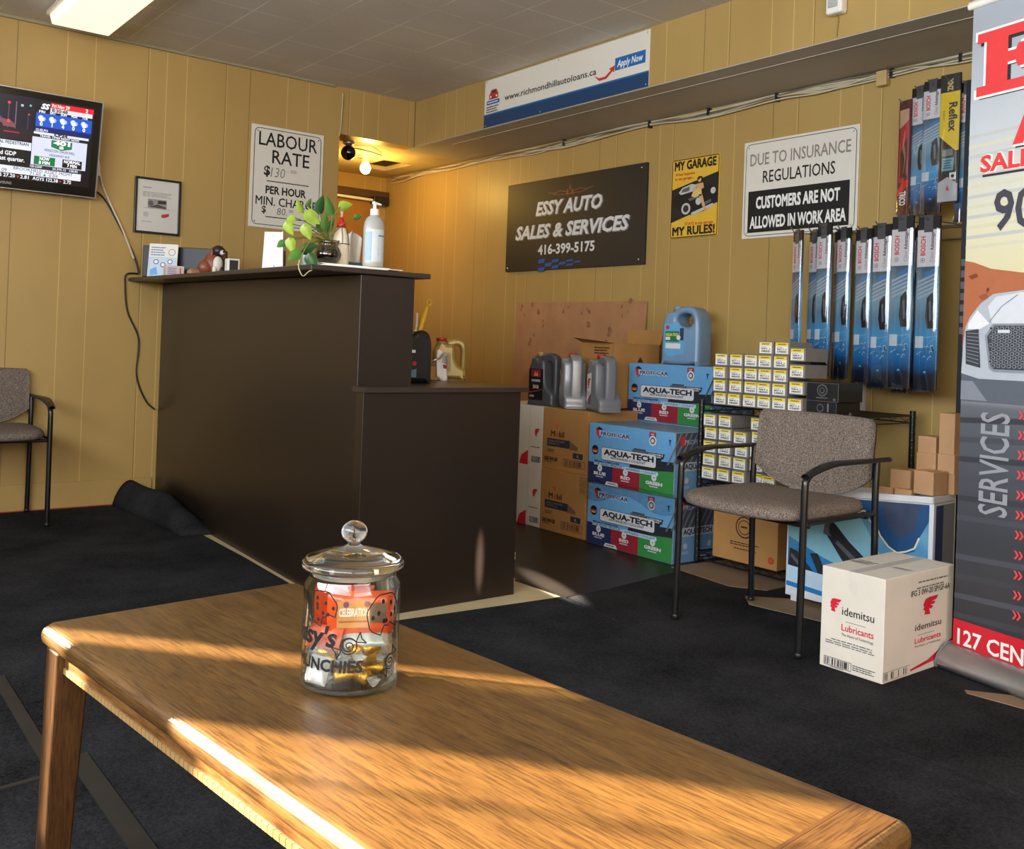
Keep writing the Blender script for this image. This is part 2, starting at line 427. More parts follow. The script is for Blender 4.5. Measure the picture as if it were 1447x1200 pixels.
# left wall (out of the photograph) with its big window: openings, and unseen boards added to cut the sun into strips
PL = M('plain_tan_paint', (178, 145, 84), .5, var=.05)
b = B()
b.box(XL-.1, XL, YF, 6.0, 0, 1.25, PL); b.box(XL-.1, XL, YF, 6.0, 2.14, ZC, PL)
b.box(XL-.1, XL, YF, -1.6, 1.25, 2.14, PL); b.box(XL-.1, XL, 3.98, 6.0, 1.25, 2.14, PL)
struct(b.build('wall_left'))
struct(B().box(XL-.032, XL-.028, 3.768, 3.98, 1.25, 2.14, WHITE).box(XL-.032, XL-.028, 3.36, 3.694, 1.25, 2.14, WHITE)
       .box(XL-.032, XL-.028, 3.185, 3.197, 1.25, 2.14, WHITE).box(XL-.032, XL-.028, 2.92, 2.96, 1.25, 2.14, WHITE).box(XL-.032, XL-.028, 2.5, 2.56, 1.25, 2.14, WHITE)
       .box(XL-.032, XL-.028, 1.4, 1.5, 1.25, 2.14, WHITE).box(XL-.032, XL-.028, -.1, 0, 1.25, 2.14, WHITE).build('sun_blocker_strips'))
b = B()
b.box(XL-.1, XR+.1, YF-.1, YF, 0, .8, PL); b.box(XL-.1, XR+.1, YF-.1, YF, 2.1, ZC, PL)
b.box(XL-.1, -.75, YF-.1, YF, .8, 2.1, PL); b.box(1.65, XR+.1, YF-.1, YF, .8, 2.1, PL)
struct(b.build('wall_front'))
struct(B().box(-.75, -.70, YF-.07, YF-.03, .8, 2.1, WHITE).box(1.6, 1.65, YF-.07, YF-.03, .8, 2.1, WHITE).box(.43, .47, YF-.07, YF-.03, .8, 2.1, WHITE).build('window_2'))
# alcove behind the counter
ALC = WALL_Y
struct(B().box(2.1, XR+.1, 6.457, 6.557, 0, ZC, WALL_Y).build('wall_alcove_back'))
struct(B().box(2.1, 2.2, 5.38, 6.457, 0, ZC, PL).build('wall_alcove_left'))
AC = M('alcove_ceiling', (190, 172, 132), .7, var=.12, vscale=5)
HOLE = M('hole_dark', (70, 44, 22), .9, var=.2)
b = B()
hx0, hx1, hy0, hy1 = 3.375, 3.60, 5.80, 6.16
b.box(2.2, hx0, 5.38, 6.457, ZS, ZS+.03, AC).box(hx1, XR, 5.38, 6.457, ZS, ZS+.03, AC)
b.box(hx0, hx1, 5.38, hy0, ZS, ZS+.03, AC).box(hx0, hx1, hy1, 6.457, ZS, ZS+.03, AC)
b.box(hx0-.02, hx1+.02, hy0-.02, hy1+.02, ZS+.2, ZS+.22, HOLE)
for x0, x1, y0, y1 in ((hx0-.02, hx0, hy0, hy1), (hx1, hx1+.02, hy0, hy1), (hx0, hx1, hy0-.02, hy0), (hx0, hx1, hy1, hy1+.02)): b.box(x0, x1, y0, y1, ZS+.03, ZS+.2, HOLE)
struct(b.build('ceiling_alcove'))
DOORB = M('door_brown', (150, 108, 52), .5, var=.06); DARKTRIM = M('door_head_dark', (74, 52, 30), .6)
d1 = struct(B().box(3.02, 3.70, 6.425, 6.455, 0, 1.985, DOORB).build('door_1'))
B().box(2.94, 3.78, 6.40, 6.456, 1.985, 2.04, DARKTRIM).build('door_head', d1)
B().tube([(3.2, 6.39, 1.968), (3.63, 6.39, 1.964)], .011, OFFWHITE).box(3.17, 3.21, 6.385, 6.425, 1.95, 1.985, OFFWHITE).build('closer_arm', d1)
B().box(3.63, 3.76, 6.365, 6.425, 1.935, 1.995, BLACK_PLASTIC).build('closer_body', d1, bevel=.006)
# base board of the back wall and the red line under it
struct(B().box(XL, 1.70, YB-.012, YB, .006, .137, PL).build('baseboard_back', bevel=.002))
struct(B().box(XL, 1.60, YB-.02, YB-.001, 0, .008, M('red_edge', (150, 52, 36), .7)).build('trim_4'))
struct(B().box(XR-.012, XR, 1.0, 5.2, .0, .10, PL).build('baseboard_right'))

# ---------------------------------------------------------------- floor coverings
def flat(name, poly, z0, z1, mat): return B().prism(poly, z0, z1, mat)
c1 = flat('carpet', [(XL+.002, YF+.002), (2.148, YF+.002), (2.148, .92), (2.168, 1.33), (2.223, 1.83), (2.298, 2.25), (2.365, 2.652), (1.897, 2.688), (1.535, 2.72), (1.578, 3.0), (1.618, 3.8), (1.632, 4.35), (1.64, 5.235), (XL+.002, 5.235)], 0, .005, CARPET).build('carpet')
tag(c1, 'charcoal carpet covering the floor around the wooden table', 'carpet')
def fold(u, v):
    y = 5.235-.93*u; x = 1.50+.17*v+.035*u
    hgt = .122-.035*u if u < .86 else (.092)*(1-(u-.86)/.14)
    s = math.sin(PI*min(1, v*1.02))**.75 if 0 < v < 1 else 0
    return V((x+.03*math.sin(5*u)*s, y, .006+hgt*s*(1-.10*math.sin(9*u)*s)))
B().grid(fold, 26, 14, CARPET).build('carpet_fold', c1, solid=.008)
c2 = B().prism([(2.205, YF+.002), (3.77, YF+.002), (3.77, 2.68), (3.05, 2.70), (2.60, 2.64), (2.42, 2.63), (2.3600, 2.62), (2.2985, 2.25), (2.225, 1.83), (2.17, 1.33), (2.15, .92), (2.15, YF+.002)], .0042, .009, CARPET2).build('carpet')
tag(c2, 'black carpet under the armchair on the right, overlapping the charcoal one', 'carpet')
MATT = M('brown_black_rubber', (34, 29, 24), .42, var=.15, vscale=6, bmp=.12, bscale=180, spec=.4)
c3 = B().prism([(2.3665, 2.60), (3.77, 2.60), (3.77, 5.2), (2.366, 5.2)], 0, .004, MATT).build('floor_mat')
tag(c3, 'dark brown rubber mat in front of the stacked cartons', 'mat')
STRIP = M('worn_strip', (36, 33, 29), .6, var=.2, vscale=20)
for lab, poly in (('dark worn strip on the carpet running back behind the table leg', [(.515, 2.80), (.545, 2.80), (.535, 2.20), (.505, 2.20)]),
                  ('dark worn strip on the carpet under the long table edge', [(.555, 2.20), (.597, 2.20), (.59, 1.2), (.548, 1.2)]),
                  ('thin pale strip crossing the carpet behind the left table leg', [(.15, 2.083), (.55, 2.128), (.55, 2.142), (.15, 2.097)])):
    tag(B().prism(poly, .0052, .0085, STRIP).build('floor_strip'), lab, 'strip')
CB = M('floor_cardboard', (128, 104, 78), .8, var=.1, vscale=8)
for lab, poly, z in (('brown cardboard sheet on the floor under the wire rack', [(3.22, 2.75), (3.06, 2.76), (3.02, 2.42), (3.10, 2.30), (3.6, 2.3), (3.6, 2.7)], .0095),
                  ('torn brown cardboard flap behind the armchair by the blue display bin', [(2.86, 2.20), (2.94, 2.28), (3.13, 2.10), (3.05, 1.86), (2.93, 1.72), (2.90, 1.93)], .0128),
                  ('scrap of brown cardboard on the carpet in front of the roll-up banner', [(2.655, 1.30), (2.672, 1.315), (2.76, 1.20), (2.80, .9), (2.70, .9)], .0095)):
    tag(B().prism(poly, z, z+.003, CB).build('cardboard_sheet'), lab, 'cardboard')

# ---------------------------------------------------------------- ceiling lamp, sensor, camera, bulb, cables
t = thing('ceiling_light', 'rectangular ceiling light with cream diffuser above the television', 'ceiling light', (1.2, 4.5, ZC-.001))
DIFF = M('lit_diffuser', (255, 238, 200), .5, var=0, emit=1.05)
rx = .255
def lx(y): return 1.062+(5.05-y)*0.0
B().box(1.05, 1.36, 3.83, 5.05, ZC-.018, ZC-.001, WHITE).build('housing', t)
x0, x1, y0, y1, zt, zb = 1.062, 1.348, 3.84, 5.04, ZC-.018, ZC-.062
B().hexa([(x0+.012, y0, zb), (x1-.012, y0, zb), (x1-.012, y1, zb), (x0+.012, y1, zb), (x0, y0, zt), (x1, y0, zt), (x1, y1, zt), (x0, y1, zt)], DIFF).build('diffuser', t, bevel=.006)
t = thing('motion_sensor', 'small cream motion sensor high on the soffit, right of the web banner', 'sensor', (XS, 2.185, 2.24))
B().box(XS-.045, XS-.001, 2.150, 2.222, 2.245, 2.36, OFFWHITE).build('housing', t, bevel=.010, seg=3)
B().box(XS-.050, XS-.044, 2.165, 2.207, 2.268, 2.34, M('sensor_lens', (176, 178, 176), .3)).build('lens', t, bevel=.004)
B().tube([(XS-.02, 2.186, 2.246), (XS-.004, 2.187, 2.235), (XS-.003, 2.193, 2.165)], .0022, M('tan_wire', (140, 112, 62), .6)).build('wire', t)
t = thing('security_camera', 'round black security camera hanging under the alcove header', 'security camera', (2.90, 5.43, ZS))
B().lathe([(.0001, 0), (.035, 0), (.037, -.012), (.022, -.022), (.0001, -.022)], (2.90, 5.43, ZS), GREY_METAL).build('mount', t)
rot = V((-2.90, -5.43, -1.35)).to_track_quat('Z', 'Y').to_matrix()
B().lathe([(.0001, -.07), (.034, -.07), (.046, -.055), (.047, .0), (.043, .012)], (2.90, 5.43, 2.085), M('camera_grey', (88, 84, 80), .4), 28, rot).build('body', t)
B().lathe([(.043, .011), (.036, .017), (.0001, .019)], (2.90, 5.43, 2.085), M('lens_black', (6, 6, 8), .08), 28, rot).build('lens', t)
B().tube(spline([(2.93, 5.47, 2.11), (3.0, 5.52, 2.14), (3.1, 5.5, 2.13), (3.25, 5.62, 2.145)]), .004, BLACK_PLASTIC).build('cable', t)
t = thing('light_bulb', 'bare glowing light bulb in a ceiling holder in the alcove', 'light bulb', (3.22, 5.78, ZS))
B().lathe([(.0001, 0), (.062, 0), (.058, -.008), (.024, -.014), (.022, -.05), (.0001, -.05)], (3.22, 5.78, ZS), M('porcelain', (206, 190, 150), .4)).build('lamp_holder', t)
B().ball((3.22, 5.78, 2.075), .036, M('lit_bulb', (255, 226, 150), .4, var=0, emit=22), 12, (1, 1, 1.1)).build('bulb', t)
light('bulb_glow', 'POINT', (3.22, 5.74, 2.0), (0, 0, -1), 13, (1.0, 0.60, 0.11), shadow_soft_size=.045)
CBL = M('pale_cable', (196, 184, 156), .5, var=.06); CBL_D = M('grey_cable', (120, 110, 92), .5)
cab = [(6.35, 2.14), (6.199, 2.135), (5.905, 2.14), (5.544, 2.135), (5.213, 2.142), (4.906, 2.147), (4.62, 2.137), (4.354, 2.129), (3.99, 2.140), (3.661, 2.146), (3.266, 2.136), (2.835, 2.147), (2.567, 2.15), (2.256, 2.142), (1.922, 2.149), (1.5, 2.146)]
t = thing('cable_bundle', 'bundle of pale cables strung along the wall under the soffit', 'cable', (XR, 3.5, 2.14))
for k in range(6):
    r = random.Random(k)
    pts = [(XR-.010-.006*(k % 3)-r.uniform(0, .004), y, min(2.149, z+r.uniform(-.016, .010)-.006*(k//3)-(.02*abs(math.sin(i*1.3+k)) if k > 3 else 0))) for i, (y, z) in enumerate(cab)]
    B().tube(spline(pts, 5), .0042, CBL if k not in (2,) else CBL_D, 6).build('cable', t)
for y in (4.36, 3.66, 2.835, 2.25, 3.25, 1.95): B().box(XR-.028, XR-.001, y-.006, y+.006, 2.115, 2.152, BLACK_PLASTIC).build('cable_tie', t)
B().box(XR-.035, XR-.002, 2.265, 2.315, 2.085, 2.150, M('junction_tan', (190, 160, 104), .5)).build('junction_box', t, bevel=.004)
tag(B().tube(spline([(3.26, 5.256, ZC-.01), (2.752, 5.250, 2.40), (2.750, 5.250, 2.3), (2.748, 5.252, 2.2), (2.742, 5.256, 2.14)][1:]), .0035, CBL).build('wire'), 'thin pale wire hanging down the edge of the alcove header', 'wire')
# ---------------------------------------------------------------- signs
MY = V((0, -1, 0)); MX = V((1, 0, 0)); DN = V((0, 0, -1))
def wall_sign(name, label, cat, face, a0, a1, z0, z1, off, th, mat):
    """sign board hung on the right wall / soffit ('x': a runs along -Y from a0 to a1) or the back wall ('y')"""
    if face == 'x':
        t = thing(name, label, cat, (off, (a0+a1)/2, z0))
        bd = B().box(off-th, off-.001, a1, a0, z0, z1, mat).build('board', t, bevel=.0015)
        b = B(); f = Face(b, (off-th, a0, z1), MY*(a0-a1), DN*(z1-z0), 1, 1)
    else:
        t = thing(name, label, cat, ((a0+a1)/2, off, z0))
        bd = B().box(a0, a1, off-th, off-.001, z0, z1, mat).build('board', t, bevel=.0015)
        b = B(); f = Face(b, (a0, off-th, z1), MX*(a1-a0), DN*(z1-z0), 1, 1)
    def rs(w, h): f.w, f.h = w, h; f.sx, f.sy = f.U.length/w, f.D.length/h; return f
    return t, b, rs
def screws(f, t, pts, r, mat=GREY_METAL):
    for x, y in pts:
        s = B(); s.lathe([(.0001, .002), (r*.7, .0016), (r, 0)], f.P(x, y, 0), mat, 10, f.N.to_track_quat('Z', 'Y').to_matrix()); s.build('screw', t)

# web banner on the soffit
t, b, rs = wall_sign('web_banner', 'long white sign with blue bottom stripe and web address on the soffit', 'sign', 'x', 4.502, 3.196, 2.159, 2.431, XS, .006, WHITE)
f = rs(1130, 300)
f.rect(0, 222, 1130, 300, ink(26, 62, 100)); f.rect(0, 217, 1130, 226, ink(40, 104, 160), 2)
f.text('www.richmondhillautoloans.ca', 165, 160, 36, INK_K, w=650, bold=.012)
f.rect(930, 102, 1108, 170, ink(28, 102, 168)); f.text('Apply Now', 1019, 154, 36, INK_W, w=152, al='c', bold=.02, shear=.2)
f.poly([(800, 166), (835, 186), (870, 186), (905, 160), (893, 150), (930, 138), (926, 176), (916, 168), (880, 200), (835, 202)], ink(200, 50, 44))
f.rrect(38, 92, 112, 128, 8, ink(188, 52, 40)); f.poly([(44, 92), (56, 68), (96, 68), (108, 92)], ink(188, 52, 40)); f.rect(60, 74, 92, 90, ink(60, 60, 64), 2)
f.circ(52, 112, 6, INK_W, 2); f.circ(98, 112, 6, INK_W, 2); f.rect(60, 116, 90, 124, ink(70, 60, 60), 2)
f.rrect(18, 134, 124, 160, 10, ink(28, 84, 160)); f.smalltext(26, 140, 118, 156, 1, INK_W, 2)
f.smalltext(18, 168, 122, 214, 3, INK_K)
b.build('print', t)
screws(f, t, [(14, 12), (560, 12), (1114, 14), (14, 288), (440, 288), (1114, 286)], .005)

# black company sign
BOARD_K = M('matt_black_board', (36, 34, 32), .5, var=.08, vscale=6)
t, b, rs = wall_sign('company_sign', 'large black sign with white company name and phone number on the wall', 'sign', 'x', 4.890, 3.670, 1.378, 1.932, XR, .02, BOARD_K)
f = rs(790, 360)
SIL = ink(214, 214, 212, .35); EDGE_ = ink(120, 120, 122)
def chrome(s, x, y, h, w):
    f.text(s, x+2, y+2, h, EDGE_, w=w+4, bold=.055, shear=.22, l=1); f.text(s, x, y, h, SIL, w=w, bold=.034, shear=.22, l=2)
chrome('ESSY AUTO', 186, 140, 50, 384); chrome('SALES & SERVICES', 60, 230, 50, 654)
f.text('416-399-5175', 208, 298, 36, SIL, w=330, bold=.03, l=2)
CU = ink(128, 70, 42)
for sg in (-1, 1):
    f.line([(388+sg*20, 62), (388+sg*60, 54), (388+sg*90, 62), (388+sg*130, 56)], .0045, CU, 1); f.line([(388+sg*20, 70), (388+sg*70, 70), (388+sg*100, 62)], .0035, CU, 1)
f.poly([(366, 74), (372, 50), (380, 58), (388, 30), (396, 58), (404, 50), (410, 74)], CU); f.circ(388, 62, 9, BOARD_K, 2)
for i in range(6):
    for j in range(3):
        if (i+j) % 2 == 0:
            x0 = 215+42*i; hh = 16-2.0*i; y0 = 318+j*hh+i*2
            f.poly([(x0, y0), (x0+38, y0-2), (x0+34, y0+hh-2), (x0-4, y0+hh)], ink(26, 84, 160), 1)
b.build('print', t)
screws(f, t, [(14, 14), (764, 16), (14, 346), (764, 342)], .006, CHROME)

# pin-up garage sign
YEL = M('enamel_yellow', (222, 178, 58), .4, var=.06, vscale=10)
t, b, rs = wall_sign('garage_sign', 'yellow and black tin garage sign with an old car', 'sign', 'x', 3.496, 3.176, 1.505, 1.917, XR, .008, YEL)
f = rs(270, 440)
f.frame(4, 4, 266, 436, .005, ink(70, 50, 20), 1, 8)
f.text('MY GARAGE', 135, 60, 46, INK_K, w=236, al='c', bold=.035); f.text('What happens', 22, 92, 15, ink(190, 60, 24), w=112, bold=.02); f.text('in my garage...', 22, 116, 15, ink(190, 60, 24), w=108, bold=.02)
f.poly([(5, 168), (265, 96), (265, 262), (5, 352)], ink(30, 28, 28), 1)
GR, LG = ink(92, 92, 94), ink(190, 190, 188)
f.poly([(14, 220), (40, 190), (60, 158), (120, 140), (200, 160), (245, 170), (262, 210), (255, 250), (200, 300), (120, 318), (84, 300), (20, 262)], ink(14, 14, 15), 2)
f.poly([(46, 188), (66, 162), (118, 146), (150, 154), (140, 186), (60, 200)], LG, 3); f.poly([(58, 188), (72, 168), (110, 158), (106, 184)], GR, 4)
f.poly([(100, 226), (150, 214), (160, 226), (110, 240)], GR, 3)
f.circ(160, 246, 16, LG, 3); f.circ(240, 196, 14, LG, 3); f.circ(90, 280, 26, LG, 3, 20, 32); f.circ(90, 280, 16, ink(40, 40, 42), 4, 20, 20)
f.poly([(120, 306), (240, 264), (246, 278), (124, 322)], LG, 3); f.poly([(176, 262), (228, 240), (232, 256), (182, 280)], GR, 3)
SKIN = ink(206, 160, 112)
f.circ(164, 128, 10, SKIN, 5, 16, 13); f.poly([(150, 122), (160, 108), (180, 112), (180, 138), (172, 118), (152, 132)], ink(30, 22, 18), 6)
f.poly([(146, 150), (184, 146), (190, 176), (172, 182), (150, 178)], SKIN, 5); f.poly([(130, 190), (150, 172), (176, 180), (180, 216), (140, 224), (120, 214)], ink(216, 186, 110), 6)
f.poly([(160, 212), (182, 208), (206, 300), (198, 304)], SKIN, 6); f.poly([(146, 152), (150, 150), (132, 192), (124, 190)], SKIN, 6)
f.text('STAYS in my garage.', 84, 372, 15, ink(190, 60, 24), w=164, bold=.02); f.text('MY RULES!', 135, 424, 44, INK_K, w=240, al='c', bold=.035)
b.build('print', t)
screws(f, t, [(14, 14), (256, 14), (14, 426), (256, 426)], .003)

# insurance sign
t, b, rs = wall_sign('insurance_sign', 'white and black notice about insurance rules high on the wall', 'sign', 'x', 3.026, 2.400, 1.474, 1.944, XR, .006, WHITE)
f = rs(560, 440)
f.frame(12, 12, 548, 428, .003, INK_K, 1, 24)
f.text('DUE TO INSURANCE', 280, 110, 52, ink(140, 130, 124), w=490, al='c', bold=.01)
f.text('REGULATIONS', 280, 192, 52, INK_K, w=352, al='c', bold=.008)
f.rect(30, 226, 524, 414, INK_K); f.text('CUSTOMERS ARE NOT', 277, 306, 50, INK_W, w=410, al='c', bold=.035); f.text('ALLOWED IN WORK AREA', 277, 394, 50, INK_W, w=470, al='c', bold=.035)
b.build('print', t)
screws(f, t, [(26, 26), (534, 26), (26, 414), (534, 414)], .004)

# labour rate sign
t, b, rs = wall_sign('labour_rate_sign', 'white labour rate sign with handwritten prices on the back wall', 'sign', 'y', 2.187, 2.640, 1.538, 2.125, YB, .006, WHITE)
f = rs(500, 660)
f.frame(22, 20, 480, 640, .004, INK_K, 1, 30)
f.text('LABOUR', 252, 128, 86, INK_K, w=404, al='c', bold=.008); f.text('RATE', 272, 236, 84, INK_K, w=258, al='c', bold=.008)
PEN = ink(120, 116, 112)
f.text('$', 90, 318, 58, INK_K, bold=.03); f.text('130', 136, 326, 62, PEN, w=98, shear=.15, bold=-.008); f.text('- 00', 248, 286, 22, PEN, w=64)
f.rect(112, 352, 402, 358, INK_K)
f.text('PER HOUR', 246, 436, 48, INK_K, w=280, al='c', bold=.03); f.text('MIN. CHARGE', 252, 512, 54, INK_K, w=420, al='c', bold=.008)
f.text('$', 84, 562, 42, INK_K, bold=.02); f.text('80.', 188, 568, 46, PEN, w=70, shear=.1); f.text('00', 272, 545, 20, PEN)
f.rect(112, 584, 402, 590, INK_K)
b.build('print', t)
screws(f, t, [(40, 40), (462, 40), (40, 622), (462, 622)], .004, M('dark_screw', (70, 66, 60), .4, .8))

# framed notice
t, b, rs = wall_sign('framed_notice', 'small black framed paper notice on the back wall beside the television cord', 'picture frame', 'y', 1.555, 1.793, 1.441, 1.735, YB, .014, M('paper_white', (226, 222, 214), .6, var=.02))
f = rs(300, 380)
fr = B()
for x0, x1, z0, z1 in ((1.553, 1.795, 1.439, 1.451), (1.553, 1.795, 1.725, 1.737), (1.553, 1.565, 1.451, 1.725), (1.783, 1.795, 1.451, 1.725)): fr.box(x0, x1, YB-.022, YB-.001, z0, z1, BLACK_PAINT)
fr.build('frame', t, bevel=.002)
f.smalltext(50, 60, 110, 72, 1, PEN); f.smalltext(50, 94, 250, 130, 4, ink(150, 148, 146), 1, 8)
f.rect(84, 142, 210, 204, ink(150, 150, 152)); f.poly([(150, 150), (205, 148), (208, 170), (150, 172)], INK_K, 2); f.circ(104, 172, 18, ink(90, 90, 92), 2); f.poly([(90, 198), (150, 176), (206, 192), (206, 202)], ink(60, 60, 62), 2)
f.rect(60, 206, 240, 208, ink(120, 118, 116)); f.circ(75, 250, 18, ink(190, 192, 196), 1); f.poly([(178, 244), (228, 232), (228, 252), (196, 266), (176, 262)], ink(186, 46, 62), 1)
f.smalltext(50, 296, 126, 306, 1, ink(150, 148, 146), 1, 6)
b.build('print', t)
B().box(1.565, 1.783, YB-.0185, YB-.018, 1.451, 1.725, film_mat('picture_glass', hi=.35, lo=.03)).build('glass', t)

# television
t = thing('television', 'black flat television showing the news, tilted down from the back wall', 'television', (.935, 5.146, 1.823), local=True)
t.rotation_euler = (math.radians(9.5), 0, 0)
B().box(-.40, .40, -.022, .022, -.238, .238, M('gloss_black', (10, 10, 12), .18, var=0, coat=.5)).build('casing', t, bevel=.006)
B().hexa([(-.32, .02, -.16), (.32, .02, -.16), (.30, .06, -.14), (-.30, .06, -.14), (-.32, .02, .16), (.32, .02, .16), (.30, .06, .14), (-.30, .06, .14)], BLACK_PLASTIC).build('rear_cover', t)
fr = B()
for x0, x1, z0, z1 in ((-.4025, .4025, -.2405, -.236), (-.4025, .4025, .236, .2405), (-.4025, -.398, -.236, .236), (.398, .4025, -.236, .236)): fr.box(x0, x1, -.024, .010, z0, z1, GREY_METAL)
fr.build('rim', t)
b = B(); f = Face(b, (-.40, -.0222, .238), (.8, 0, 0), (0, 0, -.476), 1770, 1000, e=.0004)
def glow(r, g, bb): return M('screen_%d_%d_%d' % (r, g, bb), (r, g, bb), .3, var=0, emit=.40)
S0 = 725
f.rect(70, 70, 1690, 900, glow(8, 8, 14), 1)
f.rect(70, 70, 360+S0, 500, glow(14, 14, 34), 2); f.poly([(70, 420), (360+S0, 390), (360+S0, 500), (70, 500)], glow(30, 18, 30), 3)
for x, y, h, c in ((110, 150, 260, (90, 60, 90)), (180, 130, 270, (110, 96, 120)), (300, 260, 130, (70, 50, 80))): f.rect(S0+x, y, S0+x+10, y+h, glow(*c), 3)
for x, y, r, c in ((115, 150, 14, (240, 60, 80)), (120, 330, 16, (255, 70, 70)), (310, 240, 10, (220, 60, 60)), (240, 160, 14, (150, 190, 170)), (320, 150, 12, (120, 170, 160)), (-150, 200, 20, (230, 210, 160))): f.circ(S0+x, y, r, glow(*c), 5)
f.poly([(S0-200, 310), (S0+30, 305), (S0+150, 330), (S0+190, 360), (S0+185, 388), (S0-200, 388)], glow(120, 70, 80), 4); f.poly([(S0-200, 270), (S0+10, 275), (S0+60, 305), (S0-200, 310)], glow(40, 60, 190), 4); f.circ(S0+40, 380, 28, glow(20, 18, 26), 5); f.circ(S0-120, 380, 28, glow(20, 18, 26), 5)
f.rect(S0+80, 430, S0+230, 440, glow(170, 40, 80), 4)
f.rect(70, 520, S0+355, 600, glow(220, 226, 240), 2); f.text('ATAL PEDESTRIAN', S0-10, 556, 30, glow(20, 26, 60), w=340, bold=.02, l=3); f.text('AN', S0+8, 592, 28, glow(20, 26, 60), w=50, bold=.02, l=3)
f.rect(70, 602, S0+350, 770, glow(8, 8, 10), 2); f.text('sized GDP', S0-20, 668, 40, glow(236, 240, 250), w=235, bold=.02, l=3); f.text('0s last quarter.', S0-14, 722, 40, glow(236, 240, 250), w=314, bold=.02, l=3)
f.rect(70, 772, S0+875, 845, glow(222, 226, 240), 2)
G_, R_ = glow(40, 160, 110), glow(190, 40, 60)
f.text('0.09', S0+50, 838, 34, glow(20, 26, 50), l=3); f.poly([(S0-10, 838), (S0+24, 838), (S0+8, 806)], G_, 3); f.text('BROOKFIELD ASSET MGMT', S0+200, 806, 30, glow(20, 26, 50), w=590, l=3); f.text('71.60', S0+360, 840, 30, glow(20, 26, 50), w=110, l=3); f.poly([(S0+490, 838), (S0+524, 838), (S0+507, 808)], G_, 3); f.text('0.09', S0+550, 840, 30, glow(20, 26, 50), w=90, l=3)
f.rect(70, 847, S0+870, 900, glow(12, 12, 16), 2); f.text('SENS 27.20', S0-20, 886, 32, glow(240, 240, 246), w=240, bold=.02, l=3); f.text('2.81', S0+270, 886, 32, glow(240, 240, 246), w=84, bold=.02, l=3); f.text('AGYS 122.38', S0+390, 886, 32, glow(240, 240, 246), w=255, bold=.02, l=3); f.text('2.75', S0+700, 886, 32, glow(240, 240, 246), w=80, bold=.02, l=3)
for x in (232, 655): f.poly([(S0+x, 864), (S0+x+28, 864), (S0+x+14, 884)], R_, 3)
f.rect(S0+415, 92, S0+510, 165, glow(30, 30, 40), 2); f.text('SS', S0+420, 160, 50, glow(240, 240, 250), w=90, bold=.05, shear=.3, l=3)
f.rect(S0+515, 88, S0+955, 140, glow(214, 30, 44), 2); f.text('Fri Nov 29', S0+530, 130, 32, glow(250, 250, 250), w=176, bold=.02, l=3); f.text('2', S0+870, 130, 34, glow(250, 250, 250), bold=.02, l=3)
f.rect(S0+515, 140, S0+945, 182, glow(210, 214, 224), 2); f.text('8:30:48', S0+530, 176, 32, glow(40, 40, 50), w=160, bold=.03, l=3)
f.rect(S0+380, 184, S0+945, 205, glow(20, 24, 40), 2); f.rect(S0+380, 205, S0+945, 365, glow(24, 84, 200), 2); f.rect(S0+380, 340, S0+945, 392, glow(14, 34, 96), 3)
for k, (d, n) in enumerate((('FRI', '0'), ('SAT', '1'), ('SUN', '4'), ('MON', '0'), ('TUE', '0'))):
    x = S0+435+k*108
    f.text(d, x, 202, 24, glow(240, 240, 250), w=60, al='c', bold=.03, l=3); f.circ(x-8, 252, 26, glow(214, 222, 224), 3); f.circ(x+18, 262, 22, glow(170, 190, 200), 4); f.circ(x-2, 270, 22, glow(226, 230, 230), 5); f.text(n, x, 330, 36, glow(250, 250, 255), al='c', bold=.03, l=4)
f.text('GUELPH', S0+385, 388, 24, glow(230, 230, 250), w=120, bold=.02, l=4)
f.rect(S0+370, 394, S0+925, 418, glow(216, 220, 232), 2); f.text('CP24', S0+570, 416, 26, glow(20, 20, 40), w=136, bold=.06, l=3)
f.rect(S0+370, 419, S0+925, 446, glow(20, 22, 30), 2); f.text('TRAVEL TIMES RIGHT NOW', S0+430, 442, 20, glow(240, 240, 250), w=400, bold=.02, l=3)
f.rect(S0+360, 448, S0+915, 732, glow(206, 212, 232), 2); f.poly([(S0+550, 460), (S0+760, 460), (S0+760, 530), (S0+655, 556), (S0+550, 530)], glow(20, 120, 70), 3)
f.text('401', S0+655, 502, 38, glow(250, 250, 250), w=170, al='c', bold=.05, l=4); f.text('EB', S0+655, 540, 26, glow(250, 250, 250), al='c', bold=.04, l=4)
f.text('WINSTON CHURCHILL', S0+640, 582, 26, glow(60, 70, 110), w=310, al='c', bold=.01, l=3); f.text('HIGHWAY 410', S0+640, 626, 24, glow(60, 70, 110), w=200, al='c', bold=.01, l=3)
f.rect(S0+390, 640, S0+600, 726, glow(20, 110, 60), 3); f.text('NOW', S0+495, 676, 30, glow(250, 250, 250), w=100, al='c', bold=.04, l=4); f.text('8 MIN', S0+495, 716, 30, glow(250, 250, 250), w=110, al='c', bold=.03, l=4)
f.rect(S0+675, 640, S0+875, 724, glow(14, 14, 20), 3); f.text('NORMAL', S0+775, 676, 30, glow(250, 250, 250), w=170, al='c', bold=.03, l=4); f.text('7 MIN', S0+775, 714, 30, glow(250, 250, 250), w=100, al='c', bold=.03, l=4)
f.rect(S0+345, 734, S0+875, 768, glow(40, 42, 52), 2); f.text('TSX COMP', S0+355, 760, 20, glow(230, 230, 240), w=120, bold=.02, l=3); f.text('25,395.12   158.85', S0+580, 760, 20, glow(230, 230, 240), w=260, bold=.02, l=3)
b.build('screen', t)
b = B(); f = Face(b, (-.40, -.0222, .238), (.8, 0, 0), (0, 0, -.476), 1770, 1000, e=.0006)
f.text('SAMSUNG', S0+55, 958, 24, ink(150, 150, 154), w=135, bold=.03); b.build('bezel_lettering', t)
